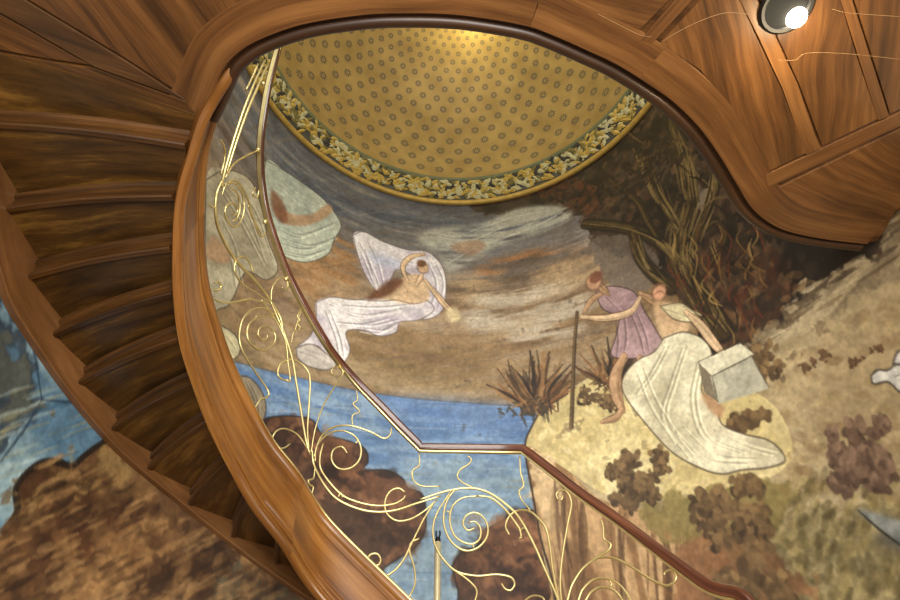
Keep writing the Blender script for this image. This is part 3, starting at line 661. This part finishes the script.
# leaves of the garland: three tones, each a low curved blade lying on the band
nrm = Vector((-.24, 0, -.19)).normalized()          # in the radial section: toward the room and down
def leaf(mb, a, s, ln, wd, rot):
    def P(da, ds, h):                               # position on the slanting band
        ss = s+ds; rr = 2.385+(2.2-2.385)*ss; z = 6.515+(6.735-6.515)*ss
        rr += -h*.76; z += -h*.6
        an = a+da/2.3
        return Vector((DC[0]+rr*math.cos(an), DC[1]+rr*math.sin(an), z))
    cr, sr = math.cos(rot), math.sin(rot); b = len(mb.v)
    pts = [(-.5, 0), (-.2, .32), (.15, .42), (.5, 0), (.15, -.42), (-.2, -.32), (0.05, 0)]
    for i, (x, y) in enumerate(pts):
        X = x*ln; Y = y*wd
        mb.v.append(P(X*cr-Y*sr, (X*sr+Y*cr)/.29, .026 if i == 6 else .008))
    for i in range(6):
        mb.f.append((b+i, b+(i+1) % 6, b+6)); mb.uv.append(((0, 0),)*3); mb.sm.append(False)
tones = [plain('leaf_gold', (204, 174, 84), .55, .15, var=.2), plain('leaf_pale', (208, 200, 148), .6, .05, var=.15), plain('leaf_olive', (132, 120, 62), .6, .05, var=.2), plain('leaf_dark', (66, 62, 50), .7, var=.2)]  # last tone: darkest leaves, strewn at random among the others
sets = [MB() for _ in tones]
for j in range(170):
    a0 = 2*math.pi*j/170
    for k in range(9):
        a = a0+random.uniform(-.022, .045); s = .14+.72*((k+.5)/9)+random.uniform(-.05, .05)
        ch = random.random(); i = 0 if ch < .42 else 1 if ch < .74 else 2 if ch < .9 else 3
        leaf(sets[i], a, s, random.uniform(.10, .17), random.uniform(.055, .085), random.choice([-1, 1])*random.uniform(.1, 1.1)+math.pi*.0)
for mbk, mt, nm in zip(sets, tones, ('leaf_garland', 'leaf_garland', 'leaf_garland', 'leaf_garland')):
    o = mbk.build(nm, mt, band, fix=False); o['kind'] = 'stuff'

# ================================================================= 4. STAIRCASE
stair = empty('staircase', (-1.0, 3.2, -ZC), 'curved wooden staircase with stepped underside and moulded inner string, winding up the left wall', 'staircase')
H_STR = .47
def str_prof(i, H=H_STR):
    return [(-.02, .012), (-.012, 0), (.004, .0), (.022, .006), (.031, .02), (.031, .036), (.022, .05), (.012, .054), (.012, .066), (.022, .07), (.022, .084), (.010, .09), (.006, .10), (.014, .108), (.014, .12), (.004, .128),
            (0, .14), (0, H-.11), (.006, H-.105), (.006, H-.09), (.0, H-.084), (.0, H-.06), (.012, H-.052), (.018, H-.03), (.018, H-.008), (.01, H), (-.045, H), (-.045, .10), (-.02, .06)]
# three boards scarfed together: the joints show at the photo's two seams
cuts = [0, 62, 132, len(left_run)]
for a, bnd in zip(cuts[:-1], cuts[1:]):
    path = left_run[a:min(bnd+1, len(left_run))]
    mb = MB(); sweep(mb, path, str_prof, WELL)
    creases(mb.build('string', M_string, stair), 50)
mb = MB(); sweep(mb, level_run_full := [left_run[-1]]+level_run+[right_run[0]], str_prof, WELL); creases(mb.build('string', M_string, stair), 50)
mb = MB(); sweep(mb, right_run, str_prof, WELL); creases(mb.build('string', M_string, stair), 50)
# steps: (height of tread underside, photo point on the string, bearing on the wall)
STEP = [(2.765, (191, 152), 196.5), (2.65, (178, 203), 187), (2.53, (175, 255), 178.5), (2.41, (176, 301), 170.2), (2.30, (182, 346), 163), (2.19, (196, 391), 155), (2.08, (211, 430), 147.2),
        (1.98, (233, 474), 139), (1.88, (254, 511), 130.5), (1.78, (282, 547), 122.3)]
lines = [(2.78, Vector((*plan(200, 124, 2.70)[:2], 0)), 204.0)]
for z, (x, y), th in STEP:
    p = plan(x, y, float(np.interp(y, [q[1] for q in B_SRC], [q[2] for q in B_SRC]))); lines.append((z, Vector((p[0], p[1], 0)), th))
for z, q, th in [(1.69, plan(318, 600, 1.28), 114.5), (1.58, left_run[len(left_run)-9], 107)]:
    lines.append((z, Vector((q[0], q[1], 0)), th))
def bowline(k, n=14, shift=0.0, dz=0.0, bow=.022):
    z, a, th = lines[k]; w_ = wall_pt(th, WR-.02, 0)
    a2 = a+(w_-a).normalized()*(.035 if k < 10 else .10)
    t = (w_-a2); side = Vector((t.y, -t.x, 0)).normalized()      # toward the upper steps
    up_dir = (lines[max(k-1, 0)][1]-a) if k > 0 else (a-lines[1][1])
    if side.dot(up_dir) < 0: side = -side
    return [a2+t*(i/n)+side*(shift+bow*math.sin(math.pi*i/n)) for i in range(n+1)]
for k in range(1, len(lines)):
    z = lines[k][0]; zu = lines[k-1][0]
    f0 = bowline(k, shift=-.045); b0_ = bowline(k-1, shift=.0)
    mb = MB(); th_ = .034
    # tread board with a rounded nosing
    prof_rows = []
    for i in range(15):
        A, Bp = f0[i], b0_[i]; d = (Bp-A); L = d.length; d = d/L
        pr = [(A, .004), (A-d*.012, .017), (A, .030)]
        row = [Vector((A.x+d.x*.0, A.y+d.y*0, z)), Vector((A.x-d.x*.014, A.y-d.y*.014, z+th_*.5)), Vector((A.x, A.y, z+th_)), Vector((Bp.x, Bp.y, z+th_)), Vector((Bp.x, Bp.y, z))]
        prof_rows.append(row)
    mb.quad_strip(prof_rows, True, False)
    mb.ngon([0, 1, 2, 3, 4]); mb.ngon([70+4, 70+3, 70+2, 70+1, 70])
    tr = mb.build('tread', M_tread, stair); creases(tr, 30)
    # riser standing on the back of this tread, up to the next tread; a bead runs along its top
    if k > 1:
        q = bowline(k-1, shift=-.004); q2 = bowline(k-1, shift=.024)
        mb = MB(); rows = []
        for i in range(15):
            A, Bp = q[i], q2[i]; d = (Bp-A).normalized()
            def pt(off, zz): return Vector((A.x+d.x*off, A.y+d.y*off, zz))
            rows.append([pt(0, z-.012), pt(.024, z-.012), pt(.030, z-.004), pt(.030, z+.012), pt(.02, z+.02), pt(.02, zu-.045), pt(.034, zu-.04), pt(.044, zu-.022), pt(.03, zu-.012), pt(.03, zu), pt(0, zu)])
        mb.quad_strip(rows, True, True)
        n_ = 11; mb.ngon(list(range(n_))); mb.ngon([14*n_+i for i in range(n_)][::-1])
        creases(mb.build('riser', M_riser, stair), 32)
# wall string: board following the wall, its straight lower edge traced where it meets the painting
wl = [(0, 289), (32, 337), (73, 397), (139, 470), (160, 484), (220, 534), (280, 579), (298, 592)]
tz = [on_wall(np.array(float(x)), np.array(float(y)), WR-.04) for x, y in wl]
ths = [float(t) for t, z in tz]; zs = [float(z) for t, z in tz]
thd = np.linspace(204, 100, 70); zd = np.interp(-thd, [-204, -197, -187]+[-t for t in ths]+[-100], [2.70, 2.58, 2.36]+zs+[1.22])
zd = np.convolve(np.pad(zd, 3, mode='edge'), np.ones(7)/7, 'valid')
mb = MB(); rows = []
for t, z in zip(thd, zd):
    rows.append([wall_pt(t, WR-.004, z), wall_pt(t, WR-.045, z), wall_pt(t, WR-.05, z+.006), wall_pt(t, WR-.05, z+.018), wall_pt(t, WR-.042, z+.024), wall_pt(t, WR-.042, z+.36), wall_pt(t, WR-.004, z+.36)])
mb.quad_strip(rows, True, True); mb.ngon(range(7)); mb.ngon([69*7+i for i in range(7)][::-1])
creases(mb.build('wall_string', M_wstring, stair), 35)
# half landing between the two flights
poly = [(p[0], p[1]) for p in [left_run[-6], left_run[-1]]+level_run+[right_run[0], right_run[6]]]
poly = [(x, y+.05) for x, y in poly]+[tuple(wall_pt(t, WR-.03, 0)[:2]) for t in np.linspace(58, 100, 14)]
mb = MB(); mb.prism(poly, .90, 1.06); mb.build('half_landing', M_land, stair)

# ================================================================= 5. BALUSTRADE
rail = empty('balustrade', (-.9, 3.3, .9), 'gilt brass scrollwork balustrade with a slim dark wooden handrail, following the winding stair', 'railing')
RAIL = [(283, 30), (277, 48), (272, 66), (267, 86), (263.5, 106), (260.5, 127), (259, 147), (259, 165), (260, 182), (263.5, 207), (269.5, 230), (277, 252), (286, 275), (299.5, 302.5), (314, 329), (327.5, 350), (342.5, 370), (358, 388.5), (377, 408), (397, 429), (419.5, 451.5)]
RL = [rail_pt(*p) for p in catmull(RAIL, 5)]
RM = [rail_pt(x, y) for x, y in [(419.5, 451.5), (440, 452), (470, 452.4), (500, 452.8), (521, 453)]]
RR = [rail_pt(*p) for p in catmull([(521, 453), (551, 476.5), (578, 498), (618, 526.5), (657, 556.5), (689, 580.5), (707, 592.5), (722, 598), (738, 602), (752, 616)], 5)]
full = RL[:-1]+RM[:-1]+RR
prof_w = [(-.02, .008), (-.026, .018), (-.022, .03), (-.027, .042), (-.022, .058), (-.008, .066), (.008, .066), (.022, .058), (.027, .042), (.022, .03), (.026, .018), (.02, .008)]
def rail_sweep(mb, pr):
    rows = []; n = len(full)
    for i, p in enumerate(full):
        t = full[min(i+1, n-1)]-full[max(i-1, 0)]; t.normalize()
        side = Vector((t.y, -t.x, 0))
        if side.length < 1e-4: side = Vector((1, 0, 0))
        side.normalize(); upv = side.cross(t)
        if upv.z < 0: upv = -upv
        rows.append([p+side*a+upv*h for a, h in pr])
    b = mb.quad_strip(rows, True); m = len(pr)
    mb.ngon([b+k for k in range(m)][::-1]); mb.ngon([b+(n-1)*m+k for k in range(m)])
mb = MB(); rail_sweep(mb, prof_w); creases(mb.build('handrail', M_hand, rail), 60)
mb = MB(); rail_sweep(mb, [(-.013, -.004), (.013, -.004), (.013, .0085), (-.013, .0085)]); creases(mb.build('top_bar', M_brass, rail), 40)
mb = MB(); bot = [Vector(p)+Vector((0, 0, H_STR+.006)) for p in left_run[18:-1]+[left_run[-1]]+level_run+right_run[:34]]
mb.tube(bot, .011, 6); mb.build('bottom_bar', M_brass, rail)

BARS = []      # (photo polyline, radius)
def bars(ox, oy, sc, r, *lists):
    for P in lists: BARS.append(([(ox+x/sc, oy+y/sc) for x, y in P], r))
bars(180, 60, 5, .013, [(425, 0), (370, 120), (320, 245), (262, 420), (218, 580), (212, 640)], [(440, 20), (390, 130), (335, 260), (285, 400), (235, 560)])
bars(180, 60, 5, .010, [(390, 20), (360, 90), (330, 150)], [(385, 455), (330, 480), (270, 520), (225, 590)], [(205, 400), (222, 440), (222, 500), (205, 570)])
bars(190, 180, 4, .013, [(130, 0), (108, 50), (102, 100), (105, 160), (120, 210), (155, 280), (200, 340), (262, 405), (320, 480), (362, 552), (372, 610)])
bars(190, 180, 4, .009, [(128, 60), (140, 25), (165, 12), (192, 25), (212, 65), (216, 120), (203, 165), (180, 187), (158, 176), (142, 145), (142, 112), (160, 92), (182, 98), (190, 122), (180, 140), (168, 130)],
     [(140, 20), (170, 2), (200, 18), (232, 80), (252, 150), (270, 205), (287, 226), (302, 212)],
     [(160, 30), (190, 55), (200, 110), (188, 155), (170, 165)],
     [(285, 215), (250, 150), (232, 100)],
     [(322, 490), (270, 455), (210, 415), (182, 375), (178, 345), (192, 314), (215, 306), (238, 328), (250, 362), (254, 370)],
     [(325, 492), (327, 440), (345, 404), (366, 390), (386, 402), (392, 425), (380, 440), (368, 430)],
     [(330, 500), (285, 486), (232, 478), (172, 490), (120, 488), (98, 475)], [(88, 440), (112, 442), (124, 425), (114, 408), (98, 412)])
bars(190, 180, 4, .008, [(445, 515), (430, 545), (440, 560), (428, 575), (420, 600)], [(75, 95), (90, 110), (105, 108)], [(262, 30), (250, 55), (268, 70), (275, 40)])
bars(210, 300, 4, .011, [(240, 0), (275, 80), (303, 150), (330, 240), (345, 330), (365, 450), (382, 550), (400, 620)])
bars(210, 300, 4, .009, [(205, 0), (250, 60), (290, 130), (305, 180), (312, 250), (322, 322)], [(322, 322), (312, 326), (306, 316)],
     [(302, 130), (272, 85), (232, 66), (190, 70), (160, 92), (148, 125), (156, 165), (186, 195), (220, 201), (250, 182), (262, 150), (250, 120), (224, 103), (200, 112), (192, 136), (205, 156), (225, 155), (230, 140)],
     [(262, 60), (215, 32), (165, 40), (130, 80), (117, 140), (125, 190), (150, 240), (190, 300), (225, 350), (235, 376), (222, 392), (203, 396), (178, 436)],
     [(322, 322), (290, 318), (271, 296), (280, 260), (310, 238), (350, 246), (386, 276), (400, 320), (396, 420), (390, 520), (396, 600)])
bars(210, 300, 4, .0075, [(180, 80), (186, 62)], [(366, 42), (350, 90), (360, 108), (352, 124), (335, 126), (325, 170)], [(505, 305), (488, 295), (490, 274), (508, 266), (527, 278), (530, 300), (490, 360), (450, 430), (420, 520), (404, 610)],
     [(585, 358), (590, 400), (572, 416), (598, 446), (570, 462), (570, 500)], [(180, 436), (190, 470), (210, 500), (218, 510)],
     [(396, 605), (352, 540), (300, 515), (265, 525), (248, 560), (260, 590), (295, 592), (320, 576)])
bars(290, 400, 3, .011, [(66, 150), (72, 195), (100, 250), (140, 296), (200, 325), (260, 336), (320, 330), (380, 310), (452, 288)])
bars(290, 400, 3, .009, [(100, 130), (90, 170), (96, 215), (150, 280), (200, 305), (260, 317), (310, 312), (338, 298), (346, 286)],
     [(75, 185), (80, 140), (110, 105), (150, 92), (190, 105), (212, 140), (208, 180), (180, 205), (145, 205), (125, 180), (130, 150), (155, 140), (172, 160)],
     [(72, 170), (92, 112), (130, 82), (180, 77), (240, 95), (280, 115), (300, 105), (304, 82)],
     [(440, 300), (400, 335), (360, 358), (320, 362), (290, 340), (285, 305), (300, 275), (325, 265), (345, 276)],
     [(432, 308), (400, 360), (365, 430), (340, 480), (310, 515), (275, 530), (240, 515), (230, 490), (240, 465), (262, 462), (272, 480), (265, 495), (254, 494)])
bars(290, 400, 3, .0075, [(75, 205), (70, 235), (55, 241), (60, 255), (70, 262), (62, 292)], [(387, 160), (388, 195), (368, 212), (370, 240), (395, 258), (452, 259)],
     [(388, 415), (362, 430), (360, 460), (372, 500), (375, 550), (358, 592)], [(145, 290), (152, 278), (158, 292)], [(196, 130), (206, 120)])
bars(420, 430, 3.53, .011, [(0, 245), (60, 225), (120, 210), (180, 205), (240, 220), (300, 260), (350, 310), (400, 400), (440, 490), (480, 580), (495, 625)])
bars(420, 430, 3.53, .009, [(200, 232), (250, 240), (300, 280), (335, 325), (352, 352), (358, 378)], [(358, 378), (350, 384)], [(356, 352), (368, 345), (374, 352)],
     [(125, 210), (98, 245), (84, 295), (88, 350), (115, 400), (160, 426), (205, 415), (235, 380), (239, 340), (220, 305), (190, 292), (162, 304), (152, 332), (168, 354), (192, 347)],
     [(205, 233), (150, 240), (115, 270), (105, 320), (120, 370), (150, 395), (185, 402), (210, 385), (214, 350), (196, 325), (175, 325)],
     [(110, 215), (62, 290), (45, 350), (55, 410), (85, 460), (130, 500), (200, 515), (270, 510), (320, 520), (334, 545), (320, 566), (300, 560), (288, 542)],
     [(315, 370), (302, 340), (315, 305), (345, 284), (385, 286), (420, 315), (446, 352), (460, 420), (470, 500), (490, 600), (494, 625)])
bars(420, 430, 3.53, .0075, [(165, 90), (181, 104), (170, 122), (142, 140), (132, 165), (150, 185), (185, 202)], [(120, 495), (170, 530), (200, 565), (194, 605)],
     [(352, 92), (355, 150), (366, 195), (350, 216), (358, 245), (388, 282)], [(95, 285), (104, 292)], [(185, 402), (190, 415)],
     [(360, 610), (395, 586), (430, 590), (445, 612)])
bars(540, 440, 3.752, .009, [(96, 625), (106, 590), (122, 540), (162, 480), (215, 440), (256, 414), (265, 390), (240, 371), (238, 330), (230, 298)],
     [(200, 446), (240, 440), (285, 446), (350, 480), (420, 526), (470, 546), (500, 536), (511, 512), (492, 488), (470, 496), (466, 506)],
     [(138, 625), (146, 595), (162, 558), (200, 525), (250, 520), (300, 545), (335, 590), (345, 625)], [(165, 625), (175, 595), (195, 568), (232, 552), (280, 566), (308, 598), (315, 620)],
     [(66, 222), (62, 200), (84, 187), (106, 202), (118, 240), (105, 310), (86, 420), (76, 520), (80, 600), (84, 630)])
bars(540, 440, 3.752, .0075, [(258, 522), (268, 540), (262, 552)], [(66, 222), (80, 224), (86, 208)])
for P, r in BARS:
    mb = MB(); mb.tube([rail_pt(*q) for q in catmull(P, 5)], r*.8, 6, taper=.25)
    mb.build('scroll' if len(P) > 7 else 'bar', M_brass, rail)
for x, y in [(263, 84), (258, 150), (265, 222), (286, 279)]:
    mb = MB(); p = rail_pt(x, y)
    mb.lathe([(.0005, p.z-.02), (.013, p.z-.015), (.02, p.z), (.013, p.z+.015), (.0005, p.z+.02)], p.x, p.y, 10); mb.build('knob', M_brass, rail)

# ---- slim post on the half landing
post = empty('post', (-.083, 4.05, 1.06), 'slim pale brass post with black forked tip standing behind the railing scrollwork', 'post')
mb = MB()
mb.lathe([(.0005, 1.06), (.10, 1.06), (.10, 1.07), (.03, 1.082), (.022, 1.10), (.022, 1.80), (.017, 1.806), (.0005, 1.806)], -.083, 4.05, 16); creases(mb.build('pole', M_pale, post), 40)
mb = MB(); mb.lathe([(.0005, 1.80), (.017, 1.80), (.019, 1.83), (.012, 1.838), (.0005, 1.838)], -.083, 4.05, 14)
for s in (-1, 1): mb.tube([(-.083+s*.006, 4.05, 1.832), (-.083+s*.014, 4.05, 1.855), (-.083+s*.012, 4.05, 1.885)], .006, 6)
mb.build('tip', M_black, post)

# ================================================================= 6. UPPER LANDING AND ITS PANELLED UNDERSIDE
ZS = 2.78
land = empty('upper_landing', (0, .2, ZS), 'curved upper landing with panelled wooden underside overhanging the round stairwell', 'landing')
ARR = [(209, 103), (216, 86), (224, 68), (236, 54), (258, 40), (301, 24.6), (356, 15.5), (402, 13), (460, 15), (523, 25), (555, 36), (586.6, 50), (618, 65), (650, 85), (675, 103), (700, 128), (720, 156), (737, 184), (755, 211), (782, 229), (822, 238.5), (867, 244)]
arr = [plan(x, y, ZS) for x, y in ARR]
edge = catmull([plan(199, 124, ZS)]+arr, 6)
edge2 = [(p[0], p[1]) for p in edge]
wall_r = [tuple(wall_pt(t, WR-.01, 0)[:2]) for t in (2.5, 0, -6, -12)]
wall_l = [tuple(wall_pt(t, WR-.01, 0)[:2]) for t in (206, 204)]
outline = edge2+wall_r+[(3.0, 1.2), (3.0, -2.2), (-3.0, -2.2), (-3.0, 1.0)]+wall_l
mb = MB(); mb.prism(outline, ZS+.012, ZS+.20); mb.build('slab', M_soffit, land)
def off(path, d):                                   # offset away from the well
    out = []; n = len(path)
    for i in range(n):
        a = Vector(path[max(i-1, 0)][:2]); b = Vector(path[min(i+1, n-1)][:2]); t = (b-a).normalized()
        nn = Vector((t.y, -t.x)); out.append((path[i][0]+nn.x*d, path[i][1]+nn.y*d))
    return out
def band_part(name, path, d0, d1, z0, z1, mat):
    mb = MB(); a, b = off(path, d0), off(path, d1); rows = []
    for p, q in zip(a, b):
        p = Vector((*p, 0)); q = Vector((*q, 0)); d = (q-p).normalized()*.003
        rows.append([Vector((p.x, p.y, z1)), Vector((p.x, p.y, z0)), Vector((q.x-d.x, q.y-d.y, z0)), Vector((q.x, q.y, z0+.003)), Vector((q.x, q.y, z1))])
    mb.quad_strip(rows, True, False); mb.ngon(range(5)); k = (len(rows)-1)*5; mb.ngon([k+i for i in range(5)][::-1])
    return mb.build(name, mat, land)
band_part('border_board', edge2[0:62], 0, .17, ZS-.0015, ZS+.02, M_border)
band_part('border_board', edge2[61:83], 0, .17, ZS-.0015, ZS+.02, M_border)
band_part('border_board', edge2[82:], 0, .17, ZS-.0015, ZS+.02, M_border)
# dark bead running round the opening, set a little higher and further in
mb = MB()
sweep(mb, [Vector((x, y, ZS)) for x, y in edge2[2:]], lambda i: [(-.02, .004), (.004, .004), (.010, .016), (.020, .02), (.026, .012), (.036, .004), (.054, .004), (.068, .014), (.074, .03), (.068, .05), (.058, .06), (.05, .16), (-.02, .16)], None, -1)
bead_o = creases(mb.build('bead_moulding', M_dark, land), 50)
def board(name, pxs, drop, mat, grain=None, z1=.02):
    P = [plan(x, y, ZS) for x, y in pxs]; Q = [(p[0], p[1]) for p in P]
    if grain is None:
        d = max(((Q[i][0]-Q[i-1][0], Q[i][1]-Q[i-1][1]) for i in range(len(Q))), key=lambda v: v[0]**2+v[1]**2)
        grain = math.atan2(d[1], d[0])
    mb = MB(); mb.prism(Q, ZS-drop, ZS+z1, grain)
    o = mb.build(name, mat, land)
    bv = o.modifiers.new('bevel', 'BEVEL'); bv.width = .003; bv.segments = 2; bv.limit_method = 'ANGLE'
    return o
# right: a cross rail with stiles and panels between
board('rail_board', [(768, 188), (765, 175), (900, 112), (960, 84), (965, 97), (900, 126)], .003, M_border)
board('stile', [(806, 155), (820, 149), (797, 83), (772, 30), (748, -20), (732, -14), (757, 35), (782, 88)], .0025, M_border)
board('stile', [(878, 121), (889, 116), (868, 50), (846, -20), (834, -20), (857, 53)], .0025, M_border)
board('stile', [(640, 40), (652, 44), (712, -22), (698, -26)], .0025, M_border)
board('panel', [(768, 172), (806, 153), (782, 90), (757, 38), (736, -8), (708, -8), (660, 44), (700, 70), (728, 106), (750, 150)], .001, M_soffit, 1.05)
board('panel', [(822, 146), (878, 119), (856, 54), (835, -18), (752, -18), (776, 34), (799, 84)], .001, M_soffit, 1.25)
board('panel', [(890, 114), (960, 82), (930, -20), (848, -20), (870, 50)], .001, M_soffit, 1.2)
board('panel', [(772, 191), (900, 129), (960, 100), (960, 150), (905, 204), (868, 232), (822, 224), (790, 214)], .001, M_soffit, .35)
board('panel', [(636, 34), (692, -24), (560, -30), (330, -30), (300, -8), (360, -6), (440, -8), (520, 0), (575, 14)], .001, M_soffit, .15)
# left: dark beam, triangular panel and the trimmer over the top step
M_beam = wood('beam_wood', (58, 38, 18), (80, 52, 26), (104, 72, 38), dist=.3)
board('beam', [(185, 99), (125, 60), (42, 10), (0, -16), (-60, -60), (-110, -50), (-40, -12), (0, 12), (75, 55), (96, 67)], .006, M_beam)
board('trimmer', [(199, 123), (120, 102.5), (75, 92), (0, 81), (-80, 70), (-80, 44), (0, 52), (50, 61), (96, 68), (186, 101), (198, 116)], .008, M_riser)
board('panel', [(92, 65), (75, 57), (0, 14), (-60, -18), (-80, 42), (0, 50), (50, 59)], .001, M_soffit, .6)
board('panel', [(183, 95), (125, 58), (42, 8), (0, -18), (60, -40), (300, -34), (262, -4), (222, 22), (196, 48), (184, 74)], .001, M_soffit, 1.15)
# the well side of the upper landing above the opening
mb = MB(); sweep(mb, [Vector((x, y, ZS+.16)) for x, y in edge2[2:]], lambda i: [(-.03, 0), (.03, 0), (.03, .24), (-.03, .24)], None)
mb.build('fascia', M_string, land)

M_crack = plain('pale_hairline', (166, 128, 84), .6)
for q in [[(598, 14), (625, 28), (640, 35), (652, 37)], [(662, 42), (676, 33), (700, 21), (725, 13), (748, 14)], [(832, 9), (850, 13), (905, 17)], [(778, 60), (795, 60), (808, 53), (850, 54), (905, 60)]]:
    mb = MB(); mb.tube([Vector(plan(x, y, ZS-.002)) for x, y in catmull(q, 5)], .0011, 5); mb.build('hairline_crack', M_crack, land)
# ---- round spotlight let into the underside
lp = plan(786, 6, ZS); bp_ = plan(797, 18, ZS-.012)
spot = empty('ceiling_spotlight', (lp[0], lp[1], ZS), 'lit round spotlight with a dark rim let into the wooden underside at upper right', 'ceiling light')
mb = MB(); mb.lathe([(.118, ZS+.02), (.118, ZS-.012), (.108, ZS-.02), (.094, ZS-.018), (.088, ZS-.004)], lp[0], lp[1], 40); creases(mb.build('rim', M_black, spot), 40)
mb = MB(); mb.lathe([(.088, ZS-.004), (.06, ZS-.002), (.0005, ZS-.001)], lp[0], lp[1], 40); mb.build('recess', plain('dull_black', (16, 17, 15), .9), spot)
M_bulb, nt, b = newmat('lit_bulb'); b.inputs['Emission Color'].default_value = (1, .86, .62, 1); b.inputs['Emission Strength'].default_value = 28
mb = MB(); mb.lathe([(.0005, ZS-.036), (.026, ZS-.032), (.042, ZS-.018), (.044, ZS-.004), (.0005, ZS-.004)], bp_[0], bp_[1], 20); mb.build('bulb', M_bulb, spot)

# ================================================================= 7. HALL (behind and below the eye)
mb = MB(); mb.prism([(-3.2, -2.4), (3.2, -2.4), (3.2, 4.8), (-3.2, 4.8)], -ZC-.1, -ZC); structure(mb.build('floor', M_floor))
for s, nm in ((-1, 'wall_left'), (1, 'wall_right')):
    e = wall_pt(206 if s < 0 else -12, WR, 0)
    mb = MB(); mb.prism([(s*3.0, -2.3), (s*3.12, -2.3), (s*3.12, e.y+.05), (e.x, e.y+.05), (e.x, e.y), (s*3.0, e.y-.02)], -ZC, ZS+.01); structure(mb.build(nm, M_hall))

# ================================================================= 8. LIGHT
sc = bpy.context.scene
w = bpy.data.worlds.new('world'); sc.world = w; w.use_nodes = True
bg = w.node_tree.nodes['Background']; bg.inputs['Color'].default_value = (1.0, .97, .92, 1); bg.inputs['Strength'].default_value = .55
def lamp(kind, name, loc, energy, color, **k):
    l = bpy.data.lights.new(name, kind); l.energy = energy; l.color = color
    for a, v in k.items(): setattr(l, a, v)
    o = bpy.data.objects.new(name, l); col.objects.link(o); o.location = (loc[0], loc[1], loc[2]+ZC); return o
def aim(o, t):
    d = Vector((t[0], t[1], t[2]+ZC))-o.location; o.rotation_euler = d.to_track_quat('-Z', 'Y').to_euler()
k = lamp('AREA', 'hall_fill_light', (.6, -2.3, .3), 330, (1, .97, .91), shape='RECTANGLE', size=3.2, size_y=2.2); aim(k, (-.6, 4, 1.6))  # added soft fill behind the eye, standing in for daylight; no window there
k = lamp('AREA', 'upper_fill_light', (.4, -.6, 5.0), 125, (1, .98, .92), shape='RECTANGLE', size=2.4, size_y=1.8); aim(k, (.3, 4.5, 3.2))  # added fill above the landing to brighten the painted wall; no window modelled
lamp('POINT', 'dome_lamp', (.25, 2.78, 8.2), 22, (1, .84, .34), shadow_soft_size=.06)
lamp('POINT', 'spot_bulb_light', (bp_[0]+.02, bp_[1]+.08, ZS-.24), 8, (1, .8, .5), shadow_soft_size=.04)

# ================================================================= 9. CAMERA
cd = bpy.data.cameras.new('camera'); cam = bpy.data.objects.new('camera', cd); col.objects.link(cam)
cam.location = (0, 0, ZC); cam.rotation_euler = (R(90)+PT, 0, 0)
cd.sensor_width = 36; cd.lens = FL/900*36; cd.clip_start = .02
sc.camera = cam
sc.view_settings.view_transform = 'Standard'; sc.view_settings.look = 'None'; sc.view_settings.gamma = 1; sc.view_settings.use_curve_mapping = False
sc.view_settings.exposure = 0.08
for o in bpy.data.objects:
    if '_o' in o: del o['_o']
